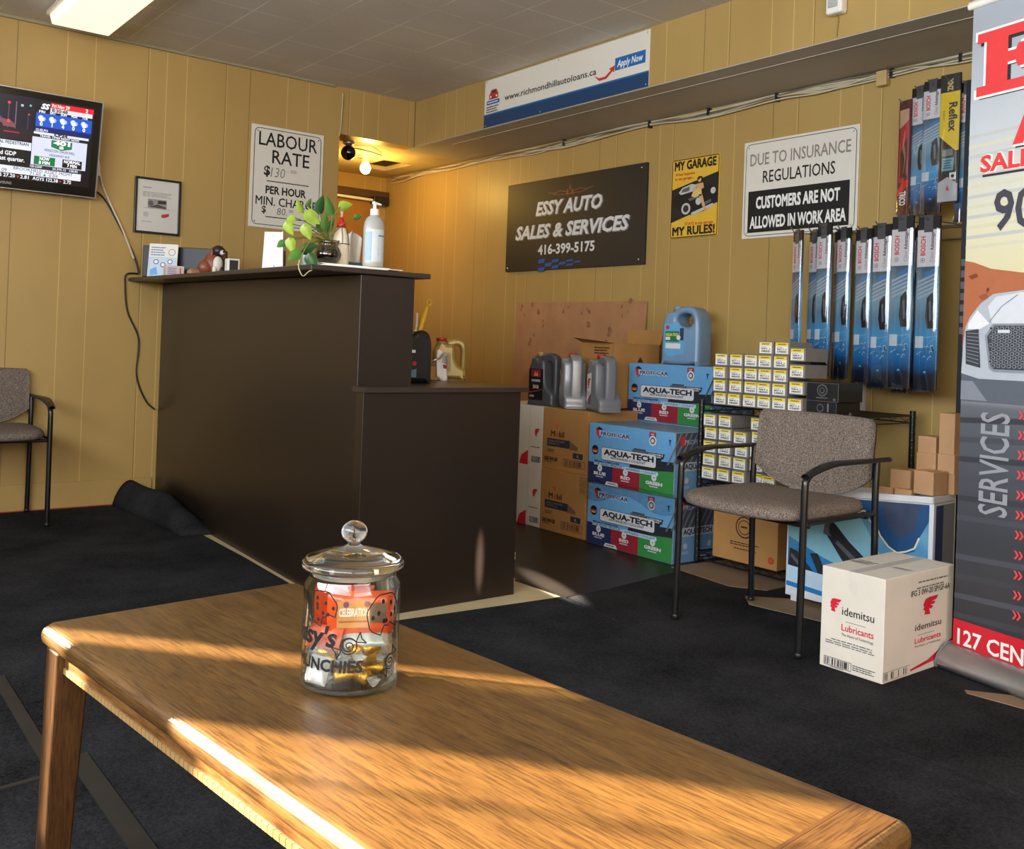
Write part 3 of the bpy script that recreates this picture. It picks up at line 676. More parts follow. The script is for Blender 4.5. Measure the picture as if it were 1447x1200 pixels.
B().box(-.06, .06, .06, .105, -.10, .10, BLACK_PLASTIC).build('wall_mount', t)
t = thing('power_cord', 'power cord running from the television down the back wall to the counter', 'cord', (1.50, 5.24, 1.2))
B().tube(spline([(1.345, 5.225, 1.80), (1.372, 5.235, 1.72), (1.404, 5.250, 1.636), (1.5, 5.250, 1.444), (1.56, 5.245, 1.30)]), .006, M('cream_cord', (206, 190, 160), .5)).build('white_cable', t)['label'] = 'cream cable end'
B().tube([(1.350, 5.226, 1.795), (1.358, 5.23, 1.75), (1.366, 5.236, 1.71)], [.012, .016, .008], OFFWHITE).build('plug', t)['label'] = 'white plug'
B().tube(spline([(1.33, 5.235, 1.64), (1.40, 5.252, 1.60), (1.48, 5.252, 1.47), (1.56, 5.249, 1.32), (1.59, 5.246, 1.225)]), .0045, BLACK_PLASTIC).build('cable', t)
B().tube(spline([(1.586, 5.244, 1.222), (1.530, 5.247, 1.216), (1.522, 5.250, 1.17), (1.541, 5.252, 1.02), (1.605, 5.252, .873), (1.600, 5.252, .686), (1.650, 5.250, .553), (1.700, 5.240, .500)]), .0045, BLACK_PLASTIC).build('cable', t)
# ---------------------------------------------------------------- where a sight line of the photograph meets a plane
def at(px, py, ax, val):
    d = cxa*((px-CX)/F_PX)+cya*(-(py-CY)/F_PX)+fw; o = V((0, 0, EYE))
    return o+d*((val-o[ax])/d[ax])

# ---------------------------------------------------------------- reception counter
t = thing('reception_counter', 'tall dark brown reception counter with a lower desk at its right', 'counter', (1.6, 2.86, 0))
B().hexa([(1.592, 2.86, 0), (1.806, 2.86, 0), (1.97, YB-.001, 0), (1.722, YB-.001, 0), (1.592, 2.86, 1.140), (1.806, 2.86, 1.140), (1.97, YB-.001, 1.178), (1.722, YB-.001, 1.178)], ESPRESSO).build('tall_panel', t, bevel=.003)
B().hexa([(1.575, 2.784, 0), (2.237, 2.784, 0), (2.237, 2.860, 0), (1.590, 2.860, 0), (1.575, 2.784, .748), (2.237, 2.784, .748), (2.237, 2.860, .748), (1.590, 2.860, .748)], ESPRESSO).build('desk_front', t, bevel=.002)
B().box(1.81, 2.262, 2.862, 4.9, .748, .765, ESPRESSO_TOP).box(1.574, 2.262, 2.768, 2.8615, .748, .765, ESPRESSO_TOP).build('desk_top', t)
B().box(2.215, 2.237, 2.862, 3.6, .005, .747, ESPRESSO).build('side_panel', t)
def slab(pl, y, z): return (pl, y, z)
B().hexa([(1.405, 2.855, 1.141), (1.862, 2.845, 1.141), (2.02, YB-.002, 1.180), (1.540, YB-.002, 1.180), (1.405, 2.855, 1.159), (1.862, 2.845, 1.159), (2.02, YB-.002, 1.198), (1.540, YB-.002, 1.198)], ESPRESSO_TOP).build('counter_top', t, bevel=.004)
for z, w in ((.05, .005), (.058, .003), (.14, .004), (.155, .003)): B().box(2.2365, 2.239, 2.785, 2.785+w+.003, z-.012, z, M('bare_chip', (196, 180, 150), .7)).build('chipped_edge', t)

# ---------------------------------------------------------------- wooden table
t = thing('coffee_table', 'low golden oak table with rounded edges in the sunlight in front', 'table', (.6485, 1.07, 0), math.radians(5.4))
W2, L2, HT = .230, .592, .465
ch = .016
B().prism([(-W2, -L2), (W2, -L2), (W2, L2-ch), (W2-ch, L2), (-W2+ch, L2), (-W2, L2-ch)], HT-.034, HT, OAK).build('table_top', t, bevel=.0155, seg=6)
e = B().box(-W2+.0145, W2-.0145, -L2+.0145, -L2+.060, HT-.003, HT+.0004, OAK_D).build('end_board', t); e['label'] = 'darker board across the near end'
B().box(-W2+.0145, W2-.0145, -L2+.060, -L2+.0645, HT-.003, HT+.0006, M('dark_inlay', (70, 44, 22), .4)).build('inlay_strip', t)
ap = OAK_LEG
APR = wood_mat('oak_apron', (92, 56, 24), (116, 76, 36), (136, 96, 50), 1)
i = .022
for x0, x1, y0, y1 in ((-W2+i, -W2+i+.018, -L2+.05, L2-.05), (W2-i-.018, W2-i, -L2+.05, L2-.05), (-W2+.05, W2-.05, L2-i-.018, L2-i), (-W2+.05, W2-.05, -L2+i, -L2+i+.018)):
    a = B().box(x0, x1, y0, y1, HT-.062, HT-.034, APR).build('apron', t)
    b = B(); MO = M('pale_bead_moulding', (150, 118, 72), .45)
    if y1-y0 > x1-x0:
        n = int((y1-y0)/.0125); sx = -1 if x0 < 0 else 1; xo = x0 if sx < 0 else x1
        for k in range(n):
            y = y0+(k+.5)*(y1-y0)/n; b.box(min(xo, xo+sx*.0022), max(xo, xo+sx*.0022), y-.0056, y+.0056, HT-.068, HT-.0595, MO)
    else:
        n = int((x1-x0)/.0125); sy = -1 if y0 < 0 else 1; yo = y0 if sy < 0 else y1
        for k in range(n):
            x = x0+(k+.5)*(x1-x0)/n; b.box(x-.0056, x+.0056, min(yo, yo+sy*.0022), max(yo, yo+sy*.0022), HT-.068, HT-.0595, MO)
    b.build('bead_moulding', a)
for sx in (-1, 1):
    for sy in (-1, 1):
        x, y = sx*(W2-.036), sy*(L2-.036); q, w = .026, .019; dx, dy = sx*.012, sy*.012
        B().hexa([(x-w+dx, y-w+dy, .011), (x+w+dx, y-w+dy, .011), (x+w+dx, y+w+dy, .011), (x-w+dx, y+w+dy, .011), (x-q, y-q, HT-.035), (x+q, y-q, HT-.035), (x+q, y+q, HT-.035), (x-q, y+q, HT-.035)], OAK_LEG).build('leg', t, bevel=.004)

# ---------------------------------------------------------------- glass jar of sweets
JC = V((.645, 1.150, .4652)); R = .0645
t = thing('candy_jar', 'glass jar with lid and black hand lettering on the oak table', 'jar', JC)
JG = film_mat('jar_glass', (246, 250, 248), .03, .62, .03)
LG_ = glass_mat('lid_glass', (250, 253, 252), .01)
prof = [(.0001, .001), (R-.012, .0005), (R-.003, .004), (R, .012), (R, .128), (R-.001, .136), (R-.006, .143), (R-.007, .150), (R-.005, .153), (R-.008, .154), (R-.010, .150), (R-.009, .143), (R-.005, .134), (R-.0045, .016), (R-.010, .008), (.0001, .007)]
B().lathe(prof, JC, JG, 48).build('jar_body', t)
b = B(); b.lathe([(R-.0005, .0035), (R+.0004, .006), (R-.0005, .010)], JC, glass_mat('thick_glass', (240, 248, 246), .03), 48); b.build('jar_foot', t)
LZ = JC+V((0, 0, .1545))
lp = [(.0001, .000), (R-.014, .000), (R-.010, .002), (R+.003, .002), (R+.004, .006), (R+.003, .010), (R-.002, .014), (.046, .019), (.030, .024), (.014, .028), (.008, .031), (.0085, .035), (.0001, .036)]
ld = B().lathe(lp, LZ, LG_, 48).build('jar_lid', t)
B().lathe([(R-.0135, -.0012), (R-.0105, -.0085), (R-.015, -.009), (R-.017, -.0012)], LZ, M('seal_ring', (216, 218, 212), .3, trans=.5), 40).build('seal', ld)
B().ball(LZ+V((0, 0, .0475)), .0175, LG_, 14, (1, 1, .86)).build('knob', ld)
INKJ = M('jar_marker', (14, 13, 14), .5, var=0)
A0 = math.atan2(-1.150, -.645)
def onjar(x, z, d=.0004):
    a = A0+x/R; return V((JC.x+(R+d)*math.cos(a), JC.y+(R+d)*math.sin(a), JC.z+z))
b = B(); f = Face(b, (0, 0, 0), (1, 0, 0), (0, 0, -1), 1, 1)
wp = lambda x, y: onjar(x, -y)
f.text("Essy's", -.100, -.066, .024, INKJ, w=.083, bold=.03, shear=.25, warp=wp)
f.text('MUNCHIES', -.088, -.034, .0145, INKJ, w=.105, bold=.03, shear=.05, warp=wp)
b.build('lettering', t); b = B()
def doodle(pts, wd=.0016):
    pts = list(pts)
    for (x0, z0), (x1, z1) in zip(pts, pts[1:]):
        L = math.hypot(x1-x0, z1-z0) or 1; nx, nz = -(z1-z0)/L*wd/2, (x1-x0)/L*wd/2
        b.add([onjar(x0+nx, z0+nz), onjar(x1+nx, z1+nz), onjar(x1-nx, z1-nz), onjar(x0-nx, z0-nz)], [(0, 1, 2, 3)], INKJ)
def cookie(cx, cz, r, bite):
    pts = []
    for k in range(31):
        a = bite+.55+k/30*(2*PI-1.1); q = r*(1+.03*math.sin(7*a)); pts.append((cx+q*math.cos(a), cz+q*math.sin(a)))
    p0, p1 = pts[-1], pts[0]
    for k in range(1, 8): t_ = k/8; qx = p0[0]+(p1[0]-p0[0])*t_; qz = p0[1]+(p1[1]-p0[1])*t_; w = .10+.12*math.sin(PI*t_)+.06*math.sin(3*PI*t_); pts.append((qx+(cx-qx)*w*2, qz+(cz-qz)*w*2))
    doodle(pts+[p1])
    r_ = random.Random(int(cx*1e4))
    for k in range(8):
        a, q = k*.8+r_.random()*.5, r*r_.uniform(.25, .8); s = r*.10
        c = (cx+q*math.cos(a), cz+q*math.sin(a)); b.add([onjar(c[0]+s*math.cos(u*PI/4), c[1]+s*1.2*math.sin(u*PI/4)) for u in range(8)], [tuple(range(8))], INKJ)
for q in ((-.041, .114, .0225, -1.0), (.048, .104, .0275, -1.3)): b = B(); cookie(*q); b.build('cookie_drawing', t)
def sweet(cx, cz, r, ang):
    ca, sa = math.cos(ang), math.sin(ang); T = lambda x, z: (cx+x*ca-z*sa, cz+x*sa+z*ca)
    doodle([T(r*math.cos(a*PI/10), r*math.sin(a*PI/10)) for a in range(21)]); doodle([T(r*(1-k/26)*math.cos(k*.5), r*(1-k/26)*math.sin(k*.5)) for k in range(26)])
    for s in (-1, 1): doodle([T(s*r, 0), T(s*r*2, r*.85), T(s*r*1.8, 0), T(s*r*2.05, -r*.8), T(s*r, 0)])
for q in ((-.002, .068, .0105, .5), (.060, .040, .0095, .9)): b = B(); sweet(*q); b.build('sweet_drawing', t)
# sweets inside: each wrapped sweet is a thing
GOLD = M('gold_foil', (226, 168, 52), .26, .75, var=.25, vscale=120, bmp=.5, bscale=260)
WRAP = film_mat('clear_wrapper', (250, 250, 248), .14, .7, .22)
WRAP_W = M('waxed_wrapper', (214, 208, 204), .35, var=.1, vscale=90, bmp=.5, bscale=300)
def make_sweet():
    o = thing('candy', 'gold foil wrapped candy in the pile inside the glass jar', 'candy', (0, 0, 0), 0, 'gold candies in the jar', local=True)
    B().lathe([(.0001, -.0135), (.0085, -.0130), (.0095, -.010), (.0095, .010), (.0085, .0130), (.0001, .0135)], (0, 0, 0), GOLD, 14, V((1, 0, 0)).to_track_quat('Z', 'Y').to_matrix()).build('foil', o)
    for s in (-1, 1):
        def fan(u, v, s=s):
            a = v*2*PI; r = .0025+.0085*u; return V((s*(.0130+.012*u), r*(1+.25*math.sin(5*a))*math.cos(a)*.9, r*(1+.25*math.cos(4*a))*math.sin(a)*.55))
        B().grid(fan, 4, 18, WRAP_W).build('twist', o)
    return o
sw = make_sweet(); rr = random.Random(5); first = True
spots = []
for lay in range(3):
    for k in range(8 if lay < 2 else 5):
        for tr in range(60):
            a = rr.uniform(0, 2*PI); q = math.sqrt(rr.random())*.035; p = (JC.x+q*math.cos(a), JC.y+q*math.sin(a), JC.z+.0175+.0165*lay+rr.uniform(0, .003))
            if all((V(p)-V(s)).length > .0185 for s in spots): break
        spots.append(p); o = sw if first else copy_tree(sw); first = False
        o.location = p; o.rotation_euler = (rr.uniform(-.3, .3), rr.uniform(-.22, .22), rr.uniform(0, PI)); 
vd = V((math.cos(A0), math.sin(A0), 0)); sd = V((-vd.y, vd.x, 0))
def packet(c, w, h, th, mat, lab, tilt, yaw, name='snack_packet', pr=None):
    o = thing(name, lab, 'snack', c, 0, None, local=True); o.rotation_euler = (tilt, 0, yaw)
    def pil(u, v, sgn):
        x, z = (u-.5)*w, (v-.5)*h; k = (max(0, (1-(2*u-1)**4)*(1-(2*v-1)**4)))**.5
        return V((x, sgn*th/2*k*(1+.15*math.sin(22*u+3*v))-.0, z))
    B().grid(lambda u, v: pil(u, v, -1), 16, 12, mat).grid(lambda u, v: pil(u, v, 1), 16, 12, mat).build('wrapper', o)
    if pr: pr(o, w, h, th)
    return o
ORG_F = M('orange_film', (236, 84, 34), .25, var=.15, vscale=30, coat=.4)
def label_orange(o, w, h, th):
    b = B(); f = Face(b, (-w*.36, -th/2-.001, h*.30), (w*.74, 0, 0), (0, 0, -h*.62), 100, 60, e=.0003)
    f.rect(0, 0, 66, 60, ink(214, 142, 78)); f.rect(66, 6, 100, 50, ink(110, 78, 60)); f.text('CELEBRATION', 4, 34, 17, ink(240, 232, 220), w=60, bold=.03); f.circ(18, 8, 6, ink(120, 60, 100), 2); f.circ(60, 8, 6, ink(120, 60, 100), 2); f.rect(4, 44, 62, 48, ink(170, 90, 40), 2)
    b.build('label', o)
yawj = math.atan2(sd.y, sd.x)
packet(JC+vd*.018+sd*.012+V((0, 0, .098)), .088, .056, .016, ORG_F, 'orange snack packet standing upright in the glass jar', -.1, yawj+.08, pr=label_orange)
packet(JC-vd*.012-sd*.010+V((0, 0, .098)), .080, .060, .014, M('red_orange_film', (214, 60, 30), .3, var=.1), 'red-orange snack packet behind the upright one in the jar', .05, yawj-.1)
packet(JC+vd*.022-sd*.034+V((0, 0, .068)), .050, .030, .012, M('coral_film', (240, 104, 70), .3, var=.1), 'small coral packet lying low at the left of the jar', -.5, yawj-.5)
packet(JC+vd*.022+sd*.02+V((0, 0, .064)), .058, .022, .010, M('silver_film', (206, 206, 204), .3, .4, var=.12), 'silver-white packet across the middle of the jar', -.7, yawj+.12)
packet(JC+vd*.034-sd*.040+V((0, 0, .028)), .034, .036, .018, WRAP_W, 'crumpled clear white wrapper at the bottom left of the jar', -.3, yawj-.7)

# ---------------------------------------------------------------- armchairs
def rounded(hw, hd, r, n=6, bulge=0.0):
    """rounded outline; the front edge (-y) bulges"""
    p = []
    for cx, cy, a0 in ((hw-r, -hd+r, -PI/2), (hw-r, hd-r, 0), (-hw+r, hd-r, PI/2), (-hw+r, -hd+r, PI)):
        p += [(cx+r*math.cos(a0+PI/2*k/n), cy+r*math.sin(a0+PI/2*k/n)) for k in range(n+1)]
    return p
def make_chair():
    o = thing('armchair', '', 'chair', (0, 0, 0), 0, None, local=True)
    def seat(u, v):
        a = v*2*PI; c, s = math.cos(a), math.sin(a); e = 2/5.5
        ex = math.copysign(abs(c)**e, c); ey = math.copysign(abs(s)**e, s)
        prof = [(0, .452), (.5, .450), (.85, .444), (.97, .434), (1.0, .420), (.985, .404), (.93, .397), (0, .395)]
        k, z = prof[min(7, int(round(u*7)))]
        yy = ey*.230*k-.012 - (.030*(1-(ex*k)**2) if ey < 0 else 0)*abs(ey)*k
        return V((ex*.234*k, yy, z+.010*(ex*k)**2*(1 if z > .42 else .3)))
    B().grid(seat, 7, 48, FABRIC).build('seat', o, sub=1, weld=True)
    def backf(sgn):
        def fn(u, v):
            x = (u-.5)*2; top = .712-.004*x*x
            low = .437+.075*abs(x)**2.6
            z = low+(top-low)*v; z = max(low, min(top, z)); cr = .026
            hw = .232-.0*(1-v)
            edge = max(abs(x)**9, abs(2*v-1)**9)
            th = .019*(1-edge*.75)
            y = .188+.030*(z-.44)/.27-.034*(1-x*x)*0-.0+.022*(1-x*x)
            rx_ = 1-(.06*max(0, (v-.86)/.14)**2)
            return V((x*hw*rx_, y+sgn*th, z))
        return fn
    b = B().grid(backf(-1), 18, 14, FABRIC).grid(backf(1), 18, 14, FABRIC)
    f0, f1 = backf(-1), backf(1); n = 18
    rim = [(k/n, 0) for k in range(n)]+[(1, k/14) for k in range(14)]+[(1-k/n, 1) for k in range(n)]+[(0, 1-k/14) for k in range(14)]
    vs = [f0(*q) for q in rim]+[f1(*q) for q in rim]; m_ = len(rim)
    b.add(vs, [(k, (k+1) % m_, m_+(k+1) % m_, m_+k) for k in range(m_)], FABRIC, True); b.build('backrest', o, weld=True)
    for s in (-1, 1):
        x = s*.243
        lg = B().tube(spline([(x, -.205, .008), (x, -.200, .30), (x, -.198, .50), (x, -.190, .535), (x, -.160, .556), (x, -.12, .566)], 5), .0115, BLACK_PAINT, 10).build('leg', o)
        B().lathe([(.0001, 0), (.013, 0), (.013, .014), (.0115, .016)], (x, -.205, 0), BLACK_PLASTIC, 12).build('foot_cap', lg)
        lg = B().tube(spline([(x, .212, .008), (x, .205, .30), (x, .200, .46), (x, .205, .575)], 5), .0115, BLACK_PAINT, 10).build('leg', o)
        B().lathe([(.0001, 0), (.013, 0), (.013, .014), (.0115, .016)], (x, .212, 0), BLACK_PLASTIC, 12).build('foot_cap', lg)
        def arm(u, v, s=s, x=x):
            y = -.205+.475*u; z = .545+.034*math.sin(PI/2*min(1, u*2.6)) - .004*u
            w = .012+.014*math.sin(PI*min(1, u*1.15+.05))**1.0
            a = v*2*PI; return V((x+s*.004+w*math.cos(a), y, z+.008*math.sin(a)))
        B().grid(arm, 20, 12, BLACK_PLASTIC).build('armrest', o, weld=True)
        B().tube([(x, -.199, .402), (x, .202, .402)], .009, BLACK_PAINT, 8).build('side_rail', o)
        B().tube([(x, .203, .55), (s*.21, .203, .55)], .008, BLACK_PAINT, 8).build('back_bracket', o)
    for y in (-.17, .16): B().tube([(-.243, y, .392), (.243, y, .392)], .008, BLACK_PAINT, 8).build('seat_bar', o)
    return o
ca = make_chair(); ca.location = (2.703, 1.985, .0112); ca.rotation_euler = (0, 0, -PI/2+math.radians(1.0))
ca['label'] = 'taupe fabric armchair with black frame standing in front of the filter boxes'
cb = copy_tree(ca); cb.location = (.843, 5.005, .0055); cb.rotation_euler = (0, 0, 0)
cb['label'] = 'taupe fabric armchair against the back wall under the television, cut by the left edge'
# ---------------------------------------------------------------- coolant cartons (blue)
BLU, NAVY, RED_, GRN = ink(104, 164, 212), ink(42, 50, 92), ink(150, 40, 52), ink(56, 136, 66)
SILV = ink(212, 212, 214); DARK = ink(40, 44, 50); PALE = ink(180, 208, 226)
BODY = M('blue_grey_carton', (112, 142, 164), .4, var=.22, vscale=14)
def carton_print(f):
    f.w, f.h = 480, 400; f.sx, f.sy = f.U.length/480, f.D.length/400
    f.rect(0, 0, 480, 400, BLU); f.poly([(300, 262), (480, 240), (480, 400), (300, 400)], GRN, 2); f.rect(0, 262, 300, 400, RED_, 3); f.rect(0, 262, 146, 400, NAVY, 4)
    f.poly([(250, 180), (430, 138), (412, 186), (480, 182), (480, 240), (300, 262), (240, 262)], DARK, 2); f.rect(252, 138, 340, 175, ink(96, 100, 104), 3); f.rect(262, 128, 330, 140, ink(70, 74, 78), 3)
    f.poly([(340, 140), (432, 140), (424, 172), (340, 165)], ink(48, 50, 54), 4); f.text('COMPATIBLE', 384, 155, 10, SILV, w=78, al='c', bold=.03, l=5); f.smalltext(350, 158, 416, 170, 1, SILV, 5)
    f.rrect(78, 152, 388, 236, 14, SILV, 5); f.frame(78, 152, 388, 236, .002, DARK, 6, 14)
    f.text('AQUA-TECH', 92, 200, 34, ink(36, 38, 48), w=284, bold=.045, l=7); f.text('ANTIFREEZE COOLANT', 232, 222, 13, ink(60, 62, 70), w=200, al='c', bold=.02, l=7)
    f.poly([(40, 32), (58, 18), (78, 32), (74, 74), (60, 100), (46, 76)], ink(30, 32, 60), 2); f.poly([(38, 36), (66, 40), (76, 60), (60, 98), (46, 76)], ink(206, 52, 62), 3); f.poly([(60, 44), (76, 40), (72, 66), (62, 84)], PALE, 4)
    f.text('PROFI-CAR', 70, 76, 26, ink(236, 236, 240), w=168, bold=.09, l=5); f.text('PROFI-CAR', 70, 75, 25, ink(38, 42, 92), w=168, bold=.035, l=6)
    f.rect(346, 10, 382, 62, RED_, 3); f.text('NEW', 364, 28, 9, SILV, al='c', bold=.03, l=4); f.circ(366, 64, 20, SILV, 4); f.circ(366, 64, 13, DARK, 5); f.circ(366, 64, 8, SILV, 6)
    f.poly([(446, 52), (456, 40), (466, 52), (459, 52), (459, 72), (453, 72), (453, 52)], NAVY, 2); f.line([(448, 78), (464, 78)], .002, NAVY, 2)

    f.circ(38, 178, 20, ink(30, 30, 34), 3); f.poly([(19, 173), (57, 173), (57, 184), (19, 184)], ink(190, 50, 50), 4); f.poly([(21, 184), (55, 184), (46, 195), (30, 195)], ink(216, 160, 60), 4)
    f.text('SPECIALLY FORMULATED', 36, 256, 12, DARK, w=150, bold=.02, l=6); f.rect(34, 260, 210, 276, PALE, 5); f.text('FOR ASIAN VEHICLES', 38, 273, 12, DARK, w=164, bold=.02, l=6); f.rrect(212, 258, 400, 284, 6, PALE, 5); f.text('ANTIFREEZE + COOLANT', 306, 277, 13, ink(50, 90, 130), w=170, al='c', bold=.02, l=6)
    for x, s, s2 in ((72, 'BLUE', 'SELECT'), (222, 'RED', 'PREMIUM'), (380, 'GREEN', 'TRUST')):
        f.circ(x, 296, 14, SILV, 6); f.poly([(x-5, 300), (x, 288), (x+5, 300)], ink(120, 120, 128), 7); f.text(s, x, 342, 19, SILV, w=18*len(s), al='c', bold=.05, l=6); f.smalltext(x-24, 348, x+24, 362, 1, SILV, 6)
    f.poly([(116, 376), (176, 376), (186, 400), (106, 400)], SILV, 7); f.smalltext(122, 382, 172, 394, 1, DARK, 8)
def make_carton():
    o = thing('coolant_carton', '', 'carton', (0, 0, 0), 0, 'blue coolant cartons', local=True)
    w, h, d = .540, .2815, .300                     # local: -x is the printed front, y runs from right (0) to left (w)
    B().box(0, d, 0, w, 0, h, BODY).build('carton', o, bevel=.003)
    b = B(); f = Face(b, (0, w-.003, h-.003), MY*(w-.006), DN*(h-.006), 1, 1); carton_print(f); b.build('front_print', o)
    b = B(); f = Face(b, (.004, 0, h-.003), MX*(d-.008), DN*(h-.006), 200, 200)
    f.rect(0, 0, 200, 96, ink(66, 72, 82)); f.rect(0, 96, 200, 200, ink(102, 142, 176)); 
    for k in range(9): f.poly([(20+k*24, 0), (26+k*24, 0), (-30+k*24, 96), (-38+k*24, 96)], ink(112, 118, 128), 2)
    f.poly([(14, 14), (40, 10), (44, 34), (24, 48)], ink(170, 48, 58), 3); f.text('PROFI-CAR', 36, 36, 14, ink(150, 156, 170), w=110, bold=.03, l=4)
    f.rrect(30, 92, 176, 120, 6, ink(170, 176, 184), 4); f.text('AQUA-TECH', 103, 113, 16, DARK, w=128, al='c', bold=.04, l=5)
    for x in (50, 104, 158): f.circ(x, 150, 9, ink(170, 180, 196), 3); f.text('BLUE', x, 174, 8, ink(170, 180, 196), w=24, al='c', bold=.03, l=3)
    f.rrect(110, 184, 180, 198, 4, ink(190, 190, 196), 4); b.build('side_print', o)
    return o
ct0 = make_carton()
ct_places = [((3.113, 2.803, .0045), 'blue coolant carton at the bottom of the front stack, its top torn under clear film'),
             ((3.111, 2.806, .287), 'blue coolant carton on top of the front stack, below the grey jugs\' level'),
             ((3.47, 2.912, .0045), 'blue coolant carton at the floor of the rear stack, mostly hidden by the front stack'),
             ((3.466, 2.915, .287), 'blue coolant carton in the middle of the rear stack, showing a strip behind the rack'),
             ((3.462, 2.910, .5695), 'blue coolant carton topmost of the rear stack, under the blue jug')]
for i, (p, lab) in enumerate(ct_places):
    o = ct0 if i == 0 else copy_tree(ct0); o.location = p; o['label'] = lab
tag(B().grid(lambda u, v: V((3.1085-.002*math.sin(40*u)*math.sin(23*v)-.001, 3.40-.60*u, .305-.10*v*(.75+.25*math.sin(9*u)))), 40, 10, film_mat('clear_wrap', hi=.5, lo=.12, rough=.15)).build('plastic_wrap'), 'torn clear plastic film over the upper edge of the lowest front coolant carton', 'plastic wrap')

# ---------------------------------------------------------------- brown and white oil cartons
INKC = ink(70, 44, 26); INKN = ink(44, 54, 70)
def make_brown():
    o = thing('oil_carton', '', 'carton', (0, 0, 0), 0, 'brown oil cartons', local=True)
    w, h, d = .335, .3035, .33
    B().box(0, d, 0, w, 0, h, CARTON).build('carton', o, bevel=.003)
    b = B(); f = Face(b, (0, w, h), MY*w, DN*h, 270, 420)
    f.poly([(70, 116), (84, 110), (96, 118), (92, 136), (78, 134), (88, 126)], ink(206, 84, 40)); f.text('M', 52, 192, 38, INKC, w=26, bold=.02); f.text('o', 84, 192, 38, ink(190, 70, 40), w=15, bold=.03); f.text('bil', 102, 192, 38, INKC, w=30, bold=.02)
    f.rect(30, 208, 166, 262, INKN); f.text('SUPER SYNTHETIC', 38, 232, 14, ink(160, 140, 110), w=100); f.text('ENGINE OIL', 38, 250, 12, ink(160, 140, 110), w=70)
    for k in range(6): f.rect(168+8*k, 212+6*k, 172+8*k, 268, INKN)
    f.smalltext(34, 280, 80, 304, 2, INKC); f.rect(186, 284, 244, 322, INKN); f.text('4L', 215, 312, 18, ink(170, 140, 100), al='c', bold=.02)
    f.text('SAE 0W-20', 16, 360, 24, INKC, w=80, bold=.05); f.smalltext(18, 366, 70, 376, 1, INKC)
    f.frame(132, 334, 254, 382, .0025, INKC); f.barcode(140, 340, 246, 376, INKC)
    b.build('front_print', o)
    b = B(); f = Face(b, (0, 0, h), MX*d, DN*h, 420, 300); f.poly([(210, 60), (240, 130), (210, 110), (180, 130)], INKC); f.smalltext(60, 190, 200, 240, 4, INKC); b.build('side_print', o)
    return o
bc = make_brown()
for i, (p, lab) in enumerate((((3.122, 3.366, .0045), 'brown oil carton on the floor beside the blue coolant cartons'), ((3.128, 3.372, .3085), 'brown oil carton second from the floor, under the grey oil jugs'))):
    o = bc if i == 0 else copy_tree(bc); o.location = p; o['label'] = lab
HEAD = [(0, 40), (14, 8), (40, 0), (100, 0), (84, 22), (52, 26), (80, 32), (72, 46), (46, 46), (66, 56), (56, 70), (40, 66), (48, 100), (10, 96), (14, 74), (0, 66), (8, 52)]
def head(f, x, y, s, mat, l=2): f.poly([(x+px*s/100, y+py*s/100) for px, py in HEAD], mat, l)
WR = ink(206, 34, 52)
def make_white():
    o = thing('white_oil_carton', '', 'carton', (0, 0, 0), 0, 'white oil cartons behind the counter', local=True)
    w, h, d = .42, .3035, .32
    B().box(0, d, 0, w, 0, h, CARTON_W).build('carton', o, bevel=.003)
    b = B(); f = Face(b, (0, w, h), MY*w, DN*h, 420, 320)
    head(f, 360, 120, 40, WR); f.poly([(260, 270), (312, 240), (312, 320), (240, 320)], WR); f.rect(318, 0, 320, 320, ink(180, 172, 160), 1); f.smalltext(330, 216, 410, 224, 1, INK_K); f.barcode(345, 272, 410, 296, INK_K); f.frame(343, 270, 412, 298, .002, INK_K)
    b.build('front_print', o)
    return o
wc = make_white()
for i, (p, lab) in enumerate((((3.125, 3.706, .0045), 'white oil carton on the floor between counter and brown cartons'), ((3.130, 3.712, .3085), 'white oil carton upper one of two beside the counter edge'))):
    o = wc if i == 0 else copy_tree(wc); o.location = p; o['label'] = lab
# open brown carton behind the jugs
t = thing('open_carton', 'open brown carton with raised flaps behind the grey oil jugs', 'carton', (3.44, 3.30, .6125))
z0 = .6125
B().box(3.365, 3.69, 3.462, 3.468, z0, .945, CARTON).box(3.365, 3.69, 3.70, 3.705, z0, .945, CARTON).box(3.365, 3.372, 3.466, 3.70, z0, .95, CARTON).box(3.685, 3.69, 3.466, 3.70, z0, .945, CARTON).box(3.365, 3.69, 3.462, 3.705, z0, z0+.006, CARTON).build('carton', t)
B().hexa([(3.365, 3.462, .945), (3.372, 3.462, .945), (3.372, 3.70, .945), (3.365, 3.70, .945), (3.29, 3.47, .952), (3.293, 3.47, .956), (3.293, 3.69, .972), (3.29, 3.69, .968)], CARTON).build('flap', t)
B().hexa([(3.685, 3.45, .945), (3.69, 3.45, .945), (3.69, 3.70, .945), (3.685, 3.70, .945), (3.695, 3.44, 1.02), (3.70, 3.44, 1.02), (3.70, 3.70, 1.02), (3.695, 3.70, 1.02)], CARTON).build('flap', t)
b = B(); f = Face(b, (3.372, 3.4615, .94), MX*.36, DN*.33, 360, 330); f.poly([(180, 60), (240, 140), (180, 110), (120, 140)], INKC); f.rect(150, 250, 210, 280, INKC); b.build('side_print', t)
b = B(); f = Face(b, (3.3645, 3.70, .945), MY*.235, DN*.33, 240, 330); f.smalltext(100, 20, 220, 60, 3, INKC, 2); b.build('front_print', t)
